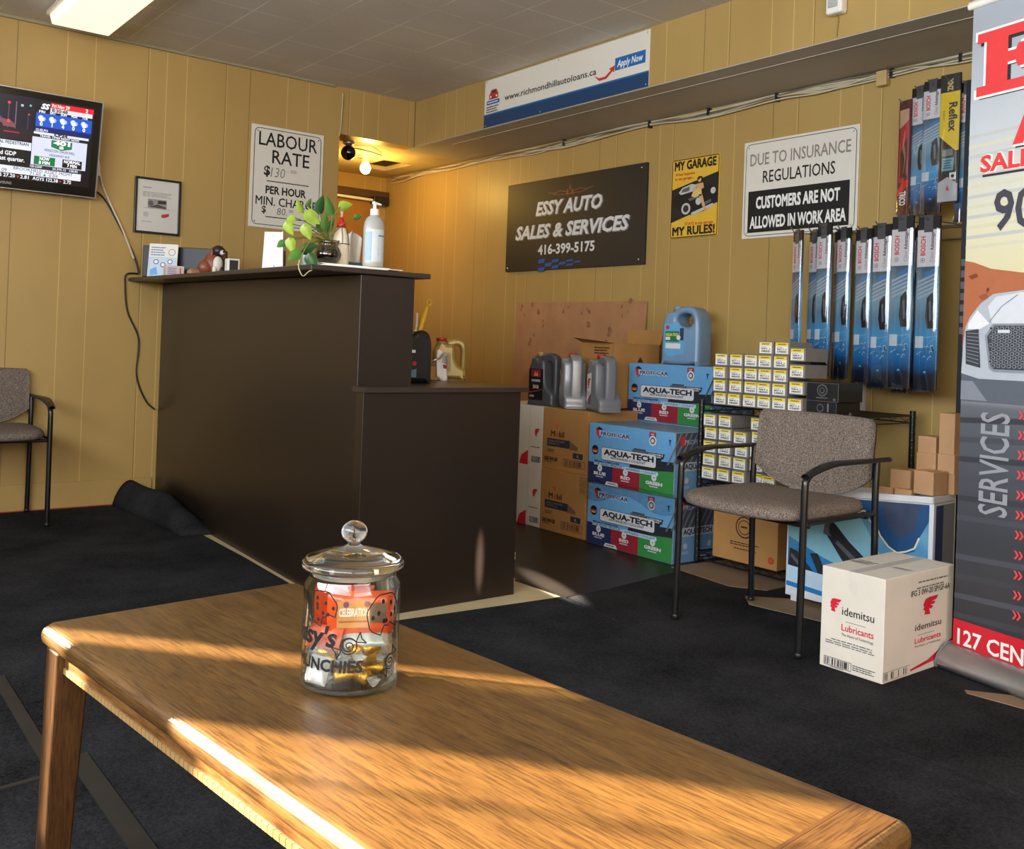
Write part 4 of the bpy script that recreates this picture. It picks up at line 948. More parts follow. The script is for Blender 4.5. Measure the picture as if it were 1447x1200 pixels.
# brown fibreboard leaning on the wall
BRD = M('fibreboard', (168, 122, 84), .7, var=.10, vscale=10)
b = B().hexa([(3.700, 3.642, .02), (3.708, 3.642, .02), (3.708, 4.760, .02), (3.700, 4.760, .02), (3.774, 3.642, 1.180), (3.782, 3.642, 1.180), (3.782, 4.760, 1.180), (3.774, 4.760, 1.180)], BRD)
o = b.build('fibreboard'); tag(o, 'large brown fibreboard sheet leaning on the wall behind the oil jugs', 'board')
ST = M('board_stain', (138, 94, 64), .7, var=.2, vscale=30); r = random.Random(4)
b = B()
for y, z, s in ((4.70, 1.13, .03), (4.58, 1.14, .04), (4.62, .98, .05), (4.30, 1.12, .03), (4.12, 1.10, .05), (3.92, .96, .06), (4.48, 1.05, .02), (3.80, 1.13, .04)):
    for k in range(4):
        yy, zz = y+r.uniform(-s, s), z+r.uniform(-s, s)*1.2; a = s*r.uniform(.12, .4); xx = 3.700+.074*(zz-.02)/1.16-.0006
        b.add([(xx, yy+a*math.cos(q*PI/4)*r.uniform(.6, 1.2), zz+a*1.5*math.sin(q*PI/4)) for q in range(8)], [tuple(range(8))], ST)
b.build('stain', o, org=(0, 0, 0))

# ---------------------------------------------------------------- jugs
def loft(b, secs, mat, n=28):
    """superelliptic sections: (z, cx, cy, hx, hy, power)"""
    vs, fs = [], []
    for z, cx, cy, hx, hy, p in secs:
        for k in range(n):
            a = 2*PI*k/n; c, s = math.cos(a), math.sin(a)
            vs.append((cx+hx*math.copysign(abs(c)**(2/p), c), cy+hy*math.copysign(abs(s)**(2/p), s), z))
    for i in range(len(secs)-1):
        for k in range(n): fs.append((i*n+k, i*n+(k+1) % n, (i+1)*n+(k+1) % n, (i+1)*n+k))
    b.add(vs, fs, mat, True); m_ = len(vs)-n
    b.add(vs[:n], [tuple(range(n-1, -1, -1))], mat); b.add(vs[m_:], [tuple(range(n))], mat)
    return b
def smooth2(pts, n=3):
    out = []; m_ = len(pts)
    for i in range(m_):
        a, b_, c, d = (V((*pts[(i+k-1) % m_], 0)) for k in range(4))
        for k in range(n):
            t = k/n; q = .5*((2*b_)+(c-a)*t+(2*a-5*b_+4*c-d)*t*t+(3*b_-a-3*c+d)*t**3); out.append((q.x, q.y))
    return out
def solid2d(b, loops, th, bev, mat):
    """rounded solid from closed outlines given in (y, z), thickness along x"""
    cu = bpy.data.curves.new('outline', 'CURVE'); cu.dimensions = '2D'; cu.fill_mode = 'BOTH'
    for lp in loops:
        sp = cu.splines.new('POLY'); sp.points.add(len(lp)-1); sp.use_cyclic_u = True
        for q, (y, z) in zip(sp.points, lp): q.co = (y, z, 0, 1)
    cu.extrude = th/2-bev; cu.bevel_depth = bev; cu.bevel_resolution = 2; cu.offset = -bev
    ob = bpy.data.objects.new('outline', cu); me = bpy.data.meshes.new_from_object(ob)
    b.add([(v.co.z, v.co.x, v.co.y) for v in me.vertices], [tuple(q.vertices) for q in me.polygons], mat, True)
    for k, q in enumerate(me.polygons): b.sm[len(b.sm)-len(me.polygons)+k] = len(q.vertices) == 4 and abs(q.normal.z) < .98
    bpy.data.objects.remove(ob); bpy.data.curves.remove(cu); bpy.data.meshes.remove(me)
    return b
def make_jug(name, body, cap, label_art, w=.085, d=.19, h=.30, block=False):
    """oil jug, local: broad side faces -x, neck towards +y, handle towards -y, base z=0"""
    o = thing(name, '', 'jug', (0, 0, 0), 0, None, local=True)
    hx, hy = w/2, d/2
    S = lambda pts: [(y*hy, max(.0005, z*h)) for y, z in smooth2(pts)]
    if block: solid2d(B(), [S([(-.93, 0), (.93, 0), (1, .05), (1, .62), (.92, .76), (.78, .86), (.60, .90), (.36, .91), (.20, .96), (-.30, .99), (-.68, .95), (-.93, .82), (-1, .6), (-1, .05)])]+([] if block == 2 else [S([(-.50, .85), (-.15, .87), (.12, .83), (.20, .74), (-.05, .66), (-.45, .64), (-.64, .74)])]), w, .018, body).build('body', o)
    if not block: solid2d(B(), [S([(-.93, .0), (.93, .0), (1, .05), (1, .60), (.95, .70), (.80, .80), (.72, .90), (.28, .90), (.18, .84), (-.22, .84), (-.30, .70), (-.34, .50), (-.52, .34), (-.80, .27), (-1, .20), (-1, .05)])], w, .014, body).build('body', o)
    if not block: solid2d(B(), [S([(.20, .80), (.16, .92), (-.18, .975), (-.62, .97), (-.92, .90), (-1, .78), (-1, .20), (-.86, .16), (-.72, .26), (-.71, .62), (-.66, .76), (-.46, .82), (-.10, .78)])], w*.46, .010, body).build('handle', o)
    B().lathe([(.0185, h*.88), (.0185, h*.93)], (0, .50*hy, 0), body, 18).build('neck', o)
    B().lathe([(.0001, h*1.0), (.020, h*.997), (.0225, h*.985), (.0225, h*.915), (.0001, h*.915)], (0, .50*hy, 0), cap, 18).build('cap', o)
    b = B(); f = Face(b, (-hx-.0006, hy*.84, h*.68), MY*(d*.56), DN*(h*.58), 100, 130); label_art(f); b.build('label', o)
    return o
GREYP = M('grey_plastic', (112, 114, 118), .36, var=.05); DGREY = M('charcoal_plastic', (74, 76, 80), .38, var=.06); SILVP = M('silver_plastic', (146, 148, 152), .33, .25, var=.05)
REDC = M('red_cap', (176, 40, 40), .4, var=.04); GOLDC = M('gold_cap', (160, 130, 80), .4, var=.04)
def art1(f):
    f.rect(0, 0, 100, 130, ink(22, 20, 22)); f.rect(16, 4, 84, 34, ink(140, 30, 44), 2); f.poly([(34, 30), (42, 10), (50, 24), (58, 10), (66, 30)], ink(200, 150, 90), 3); f.text('SYNTHETIC', 50, 54, 9, INK_W, w=62, al='c', bold=.02); f.text('5W-30', 30, 82, 14, ink(214, 190, 150), w=40, bold=.04); f.line([(4, 100), (60, 92), (98, 84)], .003, ink(190, 50, 60), 2); f.text('ENGINE', 8, 118, 8, INK_W, w=30)
def art2(f):
    f.poly([(0, 0), (34, 0), (34, 90), (0, 130)], ink(210, 206, 200)); f.poly([(2, 20), (32, 16), (32, 60), (2, 66)], ink(190, 90, 40), 2); f.rect(38, 16, 100, 110, ink(176, 178, 182))
def art3(f):
    f.poly([(0, 10), (56, 0), (56, 80), (0, 120)], ink(224, 220, 214)); head(f, 8, 24, 40, WR); f.smalltext(10, 76, 44, 100, 3, ink(90, 88, 90)); f.poly([(22, 104), (50, 84), (50, 128), (30, 128)], ink(130, 40, 60), 2)
def place(o, p, rz, lab): o.location = p; o.rotation_euler = (0, 0, rz); o['label'] = lab
zj = .6126
def jugat(o, px0, px1, ybase, X, rz, lab, z):
    q = at((px0+px1)/2, ybase, 0, X); place(o, (X, q.y, z), rz, lab)
jugat(make_jug('oil_jug', DGREY, GOLDC, art1, .10, .175, .275), 750, 792, 569, 3.21, math.radians(6), 'dark grey oil jug with black and red label on the brown carton', zj)
jugat(make_jug('oil_jug', SILVP, REDC, art2, .115, .175, .275), 790, 829, 572, 3.22, math.radians(-32), 'silver oil jug with red cap and handle side to the front, middle of three', zj)
jugat(make_jug('oil_jug', GREYP, REDC, art3, .115, .18, .275), 829, 876, 576, 3.22, math.radians(-22), 'grey oil jug with red cap and white label, nearest the blue cartons', zj)
bj = B()
def art_blue(f):
    f.poly([(0, 0), (70, -6), (96, 30), (96, 112), (20, 124), (0, 100)], ink(96, 160, 206)); f.circ(16, 12, 9, ink(150, 60, 90), 2); f.rect(6, 26, 72, 66, ink(40, 110, 60), 2); f.text('AQUA-TECH', 8, 44, 10, ink(220, 214, 120), w=60, bold=.03, l=3); f.rect(8, 48, 30, 60, SILV, 3); f.rect(8, 72, 80, 92, SILV, 2); f.circ(70, 50, 10, SILV, 3); f.rect(76, 14, 94, 60, ink(36, 50, 80), 3)
BLUEP = M('blue_plastic', (112, 144, 174), .34, var=.05)
q = make_jug('coolant_jug', BLUEP, M('blue_cap', (120, 140, 170), .35), art_blue, .135, .205, .285, True)
place(q, (3.575, 3.175, .8518), math.radians(12), 'pale blue coolant jug standing on the topmost blue carton')

# ---------------------------------------------------------------- wire rack and filter boxes
t = thing('wire_rack', 'black wire shelving unit holding the small filter boxes', 'rack', (3.46, 2.52, .004))
rx0, rx1, ry0, ry1 = 3.245, 3.69, 2.062, 2.782
for x in (rx0, rx1):
    for y in (ry0, ry1):
        p = B().tube([(x, y, .0145), (x, y, .712)], .012, BLACK_PAINT, 10)
        for k in range(22): p.lathe([(.0121, 0), (.0130, .004), (.0121, .008)], (x, y, .03+k*.031), BLACK_PAINT, 10)
        p.build('post', t)
for z in (.054, .372, .692):
    b = B(); 
    for y in (ry0, ry1): b.tube([(rx0, y, z), (rx1, y, z)], .004, BLACK_PAINT, 6).tube([(rx0, y, z-.028), (rx1, y, z-.028)], .003, BLACK_PAINT, 6)
    for x in (rx0, rx1): b.tube([(x, ry0, z), (x, ry1, z)], .004, BLACK_PAINT, 6).tube([(x, ry0, z-.028), (x, ry1, z-.028)], .003, BLACK_PAINT, 6)
    for k in range(1, 22): y = ry0+(ry1-ry0)*k/22; b.tube([(rx0, y, z+.002), (rx1, y, z+.002)], .0019, BLACK_PAINT, 5)
    for x in (rx0, rx1):
        pts = [(x, ry0+(ry1-ry0)*k/24, z-.003-.022*(k % 2)) for k in range(25)]; b.tube(pts, .0018, BLACK_PAINT, 5)
    b.build('shelf', t)
LBL = ink(236, 232, 224); LY = ink(236, 206, 60); LY2 = ink(238, 216, 130); SIDE = M('filter_carton_grey', (122, 116, 108), .6, var=.1, vscale=20)
def make_filter(yel, seed):
    o = thing('filter_box', '', 'box', (0, 0, 0), 0, 'small filter boxes on the wire rack', local=True)
    w, h, d = .0715, .0540, .15
    B().box(0, d, -w/2, w/2, 0, h, SIDE).build('box', o, bevel=.0015)
    b = B(); f = Face(b, (0, w/2-.004, h-.005), MY*(w-.011), DN*(h-.010), 100, 70, e=.0008)
    f.rect(0, 0, 100, 70, LBL); f.rect(0, 0, 100, 21, yel, 2); f.smalltext(20, 4, 88, 17, 1, ink(96, 84, 36), 3, seed+2)
    f.smalltext(12, 26, 60, 33, 1, ink(140, 138, 140), 2, seed); f.text('%d-%d' % (820+seed*37, seed % 9), 14, 46, 10, ink(50, 50, 60), w=52, bold=.03, l=2); f.circ(82, 42, 4, ink(60, 60, 66), 2); f.text('%05dAZU' % (21011+seed*913), 14, 62, 11, ink(40, 40, 52), w=74, bold=.04, l=2)
    b.build('label', o)
    return o
protos = [make_filter(LY, 1), make_filter(LY, 4), make_filter(LY2, 7)]
used = [False]*3
ROWN = ('at the bottom', 'second from the bottom', 'third from the bottom', 'fourth from the bottom', 'fifth up')
COLN = ('first', 'second', 'third', 'fourth', 'fifth', 'sixth')
rf = random.Random(11)
def filters(cols, z0, shelf, pitch=.0552):
    for ci, (y, n, pit, dx) in enumerate(cols):
        for k in range(n):
            i = rf.choice((0, 0, 1, 1, 2)); o = protos[i] if not used[i] else copy_tree(protos[i]); used[i] = True
            o.location = (3.222+dx+rf.uniform(-.008, .008), y+rf.uniform(-.0012, .0012), z0+k*pit); o.rotation_euler = (0, 0, 0)
            o['label'] = 'small yellow-labelled filter box, %s rack shelf, %s column from the left, %s' % (shelf, COLN[ci], ROWN[k])
filters([(2.668, 4, .0552, 0), (2.594, 4, .0552, .01), (2.516, 4, .0552, .012), (2.441, 5, .0552, 0), (2.366, 5, .0552, .004), (2.290, 4, .066, 0)], .6975, 'upper')
filters([(2.712, 5, .0562, 0), (2.634, 5, .0565, .006), (2.558, 4, .0545, .012), (2.484, 5, .0565, .03), (2.410, 1, .0552, .012)], .3775, 'lower')
for d, h_, nm in ((0, 0, 0),):
    q = thing('emblem_box', 'black box with grey round emblem at the right end of the upper rack shelf', 'box', (3.50, 2.2, .698))
    B().box(3.236, 3.40, 2.108, 2.2505, .7455, .818, BLACK_PLASTIC).build('box', q, bevel=.002)
    b = B(); f = Face(b, (3.236, 2.2505, .818), MY*.1425, DN*.0725, 160, 100); G5 = ink(92, 90, 90)
    f.frame(2, 2, 158, 98, .0012, ink(110, 104, 98)); f.circ(80, 40, 26, G5, 1); f.circ(80, 40, 21, ink(24, 24, 26), 2); f.circ(80, 42, 13, G5, 3); f.circ(80, 40, 9, ink(24, 24, 26), 4); f.smalltext(50, 74, 112, 88, 1, G5); f.circ(140, 86, 6, G5); b.build('print', q)
    q = thing('emblem_box', 'lower black box under the emblem box on the upper rack shelf', 'box', (3.50, 2.2, .698))
    B().box(3.240, 3.40, 2.118, 2.2505, .6975, .7450, BLACK_PLASTIC).build('box', q, bevel=.002)
    b = B(); f = Face(b, (3.240, 2.2505, .744), MY*.1325, DN*.046, 155, 55); f.circ(72, 28, 18, G5, 1); f.circ(72, 28, 14, ink(24, 24, 26), 2); f.rect(108, 6, 116, 44, ink(110, 108, 106)); b.build('print', q)
q = thing('emblem_carton', 'brown carton with round wreath emblem on the lowest rack shelf', 'carton', (3.21, 2.5, .06))
B().box(3.215, 3.62, 2.345, 2.672, .0595, .292, CARTON).build('carton', q, bevel=.003)
b = B(); f = Face(b, (3.215, 2.672, .292), MY*.327, DN*.232, 320, 232); KK = ink(64, 44, 26)
f.circ(160, 86, 44, KK, 1, 28); f.circ(160, 86, 38, M('brown_cardboard'), 2, 28); f.circ(160, 86, 30, KK, 3, 28); f.circ(160, 86, 26, M('brown_cardboard'), 4, 28); f.smalltext(144, 78, 178, 94, 1, KK, 5); f.smalltext(90, 148, 240, 166, 2, KK); f.smalltext(110, 172, 226, 182, 1, KK); f.circ(292, 196, 14, ink(190, 60, 44)); f.circ(292, 196, 8, ink(160, 100, 60), 2)
b.build('print', q)
B().hexa([(3.215, 2.36, .292), (3.22, 2.36, .292), (3.22, 2.66, .292), (3.215, 2.66, .292), (3.30, 2.36, .335), (3.305, 2.36, .333), (3.305, 2.66, .318), (3.30, 2.66, .32)], CARTON).build('flap', q)

# ---------------------------------------------------------------- wiper blades on hooks
CARDM = gradient_mat('wiper_card_art', [(0, (10, 12, 18)), (.09, (12, 26, 46)), (.18, (24, 98, 156)), (.32, (66, 144, 192)), (.42, (92, 128, 152)), (.55, (112, 152, 174)), (.68, (70, 104, 124)), (.78, (36, 54, 66)), (1, (20, 26, 32))], 0, .66, .3, .3, nz=.10)
SLEEVE = film_mat('clear_sleeve', hi=.34, lo=.07, rough=.05)
DROP = ink(150, 186, 206, .2)
def make_pack():
    o = thing('wiper_blade_pack', '', 'wiper blade', (0, 0, 0), 0, 'wiper blade packs on the wall hooks', local=True)
    w, h = .084, .66                                # hangs from its top hole; local front -x, base z=0
    B().box(0, .010, -w/2, w/2, .012, h-.045, CARDM).build('card', o, bevel=.002)
    b = B().box(-.001, .009, -w/2+.002, w/2-.002, h-.047, h, BLACK_PLASTIC); b.box(-.004, .002, -.016, .016, h-.058, h+.006, M('hang_tab_grey', (70, 70, 74), .4)); b.build('hang_tab', o)
    b = B(); f = Face(b, (0, w/2, h-.045), MY*w, DN*(h-.057), 84, 603, e=.0005)
    f.rect(1, 4, 83, 142, ink(206, 204, 208)); f.circ(22, 118, 9, ink(110, 112, 120), 2); f.circ(22, 118, 7, ink(206, 204, 208), 3); f.circ(22, 118, 3.4, ink(110, 112, 120), 4)
    f.text('BOSCH', 31, 100, 17, ink(206, 40, 52), w=72, rot=PI/2, bold=.03, l=2); f.text('Clear', 62, 126, 13, ink(130, 132, 138), w=42, rot=PI/2, l=2); f.text('Advantage', 62, 82, 13, ink(24, 26, 34), w=68, rot=PI/2, bold=.02, l=2)
    for k in range(5): f.poly([(6, 196+15*k), (78, 164+15*k), (78, 173+15*k), (6, 205+15*k)], ink(150, 168, 184), 2)
    f.poly([(30, 166), (84, 142), (84, 160), (30, 186)], ink(60, 116, 170), 1)
    f.poly([(42, 260), (62, 236), (78, 330), (70, 372), (46, 374), (38, 330)], ink(24, 26, 30), 2); f.poly([(50, 276), (58, 270), (62, 340), (54, 346)], ink(92, 100, 108), 3)
    r = random.Random(9)
    for k in range(15):
        x, y, s = r.uniform(8, 76), r.uniform(440, 545), r.uniform(2.5, 6.5)*(1.5 if k < 4 else 1)
        f.circ(x, y, s, DROP, 2, 12); f.circ(x+s*.15, y+s*.35, s*.75, ink(40, 96, 140), 3, 12)
    f.rect(4, 402, 34, 446, ink(186, 198, 206), 2); f.line([(34, 408), (80, 400)], .0016, DROP, 2); f.line([(44, 440), (80, 404)], .0012, DROP, 2)
    b.build('print', o)
    def slv(u, v):
        a = (v-.5)*PI; x = -.012*math.cos(a)*(1-.10*math.sin(7*u+2*v))-.0005*math.sin(17*u+9*v)-.001-.0022*max(0, 1-abs(v-.60-.05*math.sin(3*u+1))/.085)-.0016*max(0, 1-abs(v-.30+.10*u)/.06)*min(1, u*2)
        return V((x, math.sin(a)*(w/2+.001), .004+(h-.05)*u))
    B().grid(slv, 44, 36, SLEEVE).build('sleeve', o)
    b = B()
    r = random.Random(2)
    for k in range(9): y = -w/2+w*k/9; b.add([(-.003, y, .012), (-.004, y+w/9, .012), (-.006+r.uniform(-.004, .004), y+w/9*.6, .012-r.uniform(.004, .012))], [(0, 1, 2)], BLACK_PLASTIC)
    b.build('sleeve_end', o)
    return o
pk = make_pack()
def put_pack(top, rz, lab, tilt=0.0, h=.66, proto=None, s=1.0):
    o = put_pack.src if put_pack.n == 0 else copy_tree(put_pack.src); put_pack.n += 1
    o.location = (top[0], top[1], top[2]-h*s); o.rotation_euler = (0, tilt, rz); o.scale = (1, 1.12 if rz > -.12 and s >= 1 else 1, s); o['label'] = lab; return o
put_pack.src = pk; put_pack.n = 0
LOWER = [(2.503, 1.452, 3.500, -29, .945), (2.441, 1.452, 3.535, -24, .94), (2.372, 1.468, 3.500, -15, .975), (2.345, 1.45, 3.585, -15, .96), (2.292, 1.450, 3.520, -20, .955), (2.258, 1.44, 3.600, -20, .955), (2.197, 1.440, 3.515, -14, .955), (2.119, 1.452, 3.515, -6, 1.0), (2.066, 1.44, 3.60, -6, 1.0), (2.022, 1.476, 3.500, -3, 1.03), (1.968, 1.45, 3.585, -3, 1.0), (1.915, 1.466, 3.500, -4, 1.02)]
LN = ['leftmost', 'second from the left', 'third from the left', 'fourth from the left, set back', 'fifth from the left', 'sixth from the left, set back', 'seventh from the left', 'first of three wide ones', 'set back between wide ones', 'second from the right', 'set back between the two rightmost', 'rightmost, beside the bare wall']
for (y, z, x, a, s), ln in zip(LOWER, LN):
    put_pack((x, y, z), math.radians(a), 'blue and silver wiper blade pack in the lower row, %s' % ln, s=s)
for y, z, x, a, s, ln in ((2.024, 2.00, 3.60, -12, .79, 'silver-topped pack beside the red one'), (1.962, 2.012, 3.585, -4, .80, 'silver-topped pack left of the yellow one'), (1.832, 1.985, 3.60, 0, .82, 'pack half hidden by the roll-up banner')):
    put_pack((x, y, z), math.radians(a), 'blue wiper blade pack in the upper row, %s' % ln, s=s)
# two packs of other makes
def slim_pack(lab, top, w, h, card, art, rz):
    o = thing('wiper_blade_pack', lab, 'wiper blade', (top[0], top[1], top[2]-h), rz, 'wiper blade packs on the wall hooks', local=True)
    B().box(0, .010, -w/2, w/2, .01, h, card).build('card', o, bevel=.002)
    b = B(); f = Face(b, (0, w/2, h), MY*w, DN*(h-.01), 84, 500, e=.0005); art(f); b.build('print', o)
    B().grid(lambda u, v: V((-.011*math.cos((v-.5)*PI)-.0006*math.sin(15*u+8*v)-.001, math.sin((v-.5)*PI)*(w/2+.001), .004+h*u*.99)), 40, 12, SLEEVE).build('sleeve', o)
    return o
def art_red(f):
    f.rect(8, 40, 76, 120, ink(190, 150, 120), 1); f.poly([(14, 120), (78, 90), (80, 330), (40, 360), (10, 360)], ink(170, 36, 50), 2); f.poly([(20, 230), (70, 160), (72, 340), (24, 340)], ink(70, 20, 28), 3)
    f.poly([(0, 400), (50, 352), (84, 352), (84, 380), (0, 420)], ink(200, 40, 44), 4); f.text('TRICO', 26, 398, 34, ink(226, 222, 216), w=78, rot=-PI/2, bold=.04, l=5)
def art_yel(f):
    f.rect(0, 0, 84, 72, ink(20, 20, 20), 1); f.text('ZNX', 52, 66, 20, ink(200, 180, 110), w=50, rot=PI/2, bold=.05, l=3)
    f.poly([(0, 70), (84, 70), (84, 300), (70, 300), (0, 238)], ink(224, 190, 32), 2); f.text('Reflex', 40, 112, 32, ink(24, 22, 18), w=118, rot=-PI/2, bold=.03, l=4); f.text('ENERGY', 14, 140, 8, ink(120, 100, 30), w=40, rot=-PI/2, l=4)
    f.rect(16, 292, 60, 318, ink(110, 112, 116), 2); f.rect(14, 326, 64, 376, ink(90, 150, 164), 2); f.smalltext(18, 332, 60, 370, 4, ink(40, 60, 70), 3); f.rect(48, 384, 76, 412, ink(214, 212, 208), 2); f.circ(62, 398, 7, INK_K, 3); f.poly([(0, 420), (40, 400), (84, 430), (84, 495), (0, 495)], ink(170, 172, 176), 2); f.poly([(34, 450), (42, 430), (50, 456)], ink(206, 60, 80), 3)
slim_pack('red wiper blade pack in clear sleeve, leftmost of the upper row', (3.60, 2.088, 1.958), .062, .47, M('dark_red_card', (84, 30, 36), .4), art_red, math.radians(-18))
slim_pack('black and yellow wiper blade pack in the upper row', (3.575, 1.888, 2.02), .080, .505, M('black_card', (22, 22, 22), .4), art_yel, math.radians(-2))
tag(B().box(3.765, 3.770, 2.02, 2.115, 1.86, 1.985, M('orange_card', (176, 112, 52), .6)).build('orange_card'), 'orange-brown card on the wall behind the red wiper pack', 'card')
t = thing('wall_rail', 'white slotted rail fixed upright on the wall behind the wiper packs', 'rail', (3.765, 2.345, .5))
b = B().box(3.755, 3.783, 2.328, 2.366, .30, 1.41, M('white_enamel', (206, 208, 210), .35, var=.03)); b.build('rail', t, bevel=.003)
b = B()
for z in (.62, .68, .78, .84): b.box(3.7545, 3.7552, 2.343, 2.351, z, z+.012, INK_K)
b.build('slot', t)
t = thing('hook_rack', 'wire display rack with hooks carrying the wiper blade packs', 'rack', (3.74, 2.1, 1.4))
WIREM = M('zinc_wire', (150, 148, 146), .35, .8, var=.05)
for z in (1.46, 1.405): B().tube([(3.745, 2.55, z), (3.745, 1.80, z)], .004, WIREM, 6).build('crossbar', t)
B().tube([(3.745, 2.15, 1.97), (3.745, 1.80, 1.97)], .004, WIREM, 6).build('crossbar', t)
for y, z, x, a, s in LOWER: B().tube([(3.745, y+.0, 1.46), (x-.02, y, z-.012), (x-.05, y, z+.008)], .0025, WIREM, 6).build('hook', t)
for y, z, x in ((2.088, 1.95, 3.60), (2.024, 1.99, 3.60), (1.962, 2.0, 3.585), (1.888, 2.0, 3.575), (1.832, 1.975, 3.60)): B().tube([(3.745, y, 1.97), (x-.02, y, z-.008), (x-.045, y, z+.006)], .0025, WIREM, 6).build('hook', t)
for y, za in ((2.54, 1.475), (1.805, 2.0)): B().tube([(3.745, y, 1.39), (3.745, y, za)], .005, WIREM, 6).build('upright', t)

# ---------------------------------------------------------------- black shelf unit behind the banner with two small cartons
SHB = M('black_steel', (26, 27, 32), .42, .2, var=.05)
t = thing('steel_shelf', 'black steel shelf unit between the wiper packs and the roll-up banner', 'shelf', (3.52, 1.5, .012))
for x, y in ((3.50, 1.765), (3.745, 1.765), (3.50, 1.0), (3.745, 1.0)):
    p = B().box(x, x+.030, y, y+.024, .0115, 1.96, SHB).build('upright', t)
b = B()
for k in range(7): b.box(3.4994, 3.5000, 1.770, 1.786, 1.02+k*.042, 1.046+k*.042, M('slot_grey', (92, 96, 106), .4))
b.build('slot', t)
for z in (.235, .60, 1.05): B().box(3.505, 3.77, 1.004, 1.762, z, z+.022, SHB).build('shelf', t)
def cardboard_box(name, lab, x, y0, y1, z0, z1, d, grp=None, skew=0.0, tape=True):
    o = thing(name, lab, 'box', (x, (y0+y1)/2, z0), skew, grp, local=True); w, h = y1-y0, z1-z0
    B().box(0, d, -w/2, w/2, 0, h, CARTON_L).build('box', o, bevel=.002)
    if tape: B().box(.004, d-.004, -.012, .012, h-.0004, h+.0006, M('packing_tape', (176, 130, 84), .3, var=.05)).build('tape', o)
    return o
for lab, z in (('small brown box on the black steel shelf, upper of two beside the banner', .3375), ('small brown box on the black steel shelf, lower of two beside the banner', .2575)):
    cardboard_box('cardboard_box', lab, 3.52, 1.66, 1.757, z, z+.079, .12, 'two small boxes on the steel shelf')

# ---------------------------------------------------------------- blue cardboard display bin
P0, P1 = V((3.035, 2.172, 0)), V((3.072, 1.632, 0)); inn = V((.9977, .0683, 0))
dirn = (P1-P0).normalized(); LW = (P1-P0).length; depth = .165
t = thing('display_bin', 'blue cardboard display bin printed with wiper blades, behind the armchair', 'display', P0)
zl, zr, foot = .432, .470, .036
A_, B_, C_, D_ = P0, P1, P1+inn*depth, P0+inn*depth
Z = lambda p, z: V((p.x, p.y, z))
WC = M('white_display_board', (222, 224, 226), .45, var=.03)
B().hexa([Z(A_, foot), Z(B_, foot), Z(C_, foot), Z(D_, foot), Z(A_, zl-.02), Z(B_, zr-.02), Z(C_, zr-.02), Z(D_, zl-.02)], WC).build('bin', t)
b = B(); e = .012
for p, q, z0, z1 in ((A_, B_, zl, zr), (B_, C_, zr, zr), (C_, D_, zr, zl), (D_, A_, zl, zl)):
    n = (q-p).normalized(); s_ = V((-n.y, n.x, 0))*-1*e
    b.hexa([Z(p, z0-.024), Z(q, z1-.024), Z(q-s_, z1-.024), Z(p-s_, z0-.024), Z(p, z0), Z(q, z1), Z(q-s_, z1), Z(p-s_, z0)], WC)
b.build('rim', t)
for p in (A_+dirn*.03+inn*.02, B_-dirn*.06+inn*.02, C_-dirn*.06-inn*.03, D_+dirn*.03-inn*.03): B().box(p.x-.012, p.x+.012, p.y-.012, p.y+.012, .0115, foot+.001, WC).build('foot', t)
b = B()
class Skew(Face):
    def P(s, x, y, l=1):
        u = x/s.w; p = A_+(B_-A_)*u; top = zl-.026+(zr-zl)*u; z = top-(top-foot-.004)*(y/s.h)
        return V((p.x, p.y, z))-inn*.0006*l
f = Skew(b, A_, B_-A_, DN*.42, 720, 430)
SKY = gradient_mat('display_blue', [(0, (44, 120, 176)), (.35, (36, 120, 184)), (.7, (110, 168, 200)), (1, (60, 130, 190))], .02, .46, .35, .3, nz=.5)
f.rect(8, 0, 700, 424, SKY)
f.poly([(8, 40), (120, 30), (260, 60), (360, 40), (420, 120), (480, 200), (520, 260), (400, 300), (200, 250), (8, 180)], ink(140, 196, 214), 2)
f.poly([(330, 0), (700, 0), (700, 60), (660, 120), (640, 170), (580, 190), (520, 170), (470, 130), (440, 90), (400, 60), (340, 40)], ink(30, 76, 124), 3)
f.poly([(470, 0), (660, 0), (640, 90), (580, 130), (520, 100)], ink(58, 70, 96), 4)
f.line([(330, 30), (370, 50), (400, 40), (430, 80), (460, 96), (480, 130), (520, 166), (560, 184), (600, 176), (640, 160), (660, 120)], .006, ink(222, 222, 196), 5)
WK, WG = ink(38, 40, 46), ink(92, 92, 98)
f.poly([(200, 120), (230, 90), (262, 110), (330, 170), (450, 250), (560, 360), (600, 410), (520, 400), (420, 330), (300, 250), (220, 160)], WK, 6)
f.poly([(196, 150), (204, 108), (232, 86), (256, 96), (230, 110), (226, 140), (240, 158)], WG, 7)
f.poly([(270, 170), (450, 280), (560, 390), (540, 392), (430, 296), (262, 184)], WG, 7); f.poly([(520, 330), (560, 318), (610, 350), (640, 400), (590, 410)], ink(110, 104, 106), 7)
f.poly([(20, 230), (60, 240), (180, 340), (250, 420), (180, 420), (100, 360), (14, 300)], WK, 6); f.poly([(30, 250), (160, 350), (220, 420), (204, 420), (146, 360), (24, 264)], WG, 7)
f.poly([(130, 240), (170, 236), (230, 330), (280, 400), (240, 400), (196, 350)], WK, 8)
for x, c, l in (((0, 304), (196, 222, 238), 9), ((0, 372), (36, 128, 196), 10), ((0, 392), (226, 230, 232), 11)):
    y0 = x[1]; f.poly([(8, y0), (300, y0+22), (300, 424), (8, 424)], ink(*c), l)
r = random.Random(3)
for k in range(46): f.circ(r.uniform(480, 690), r.uniform(200, 420), r.uniform(1.5, 5), ink(120, 186, 222), 3, 8)
b.build('front_print', t)
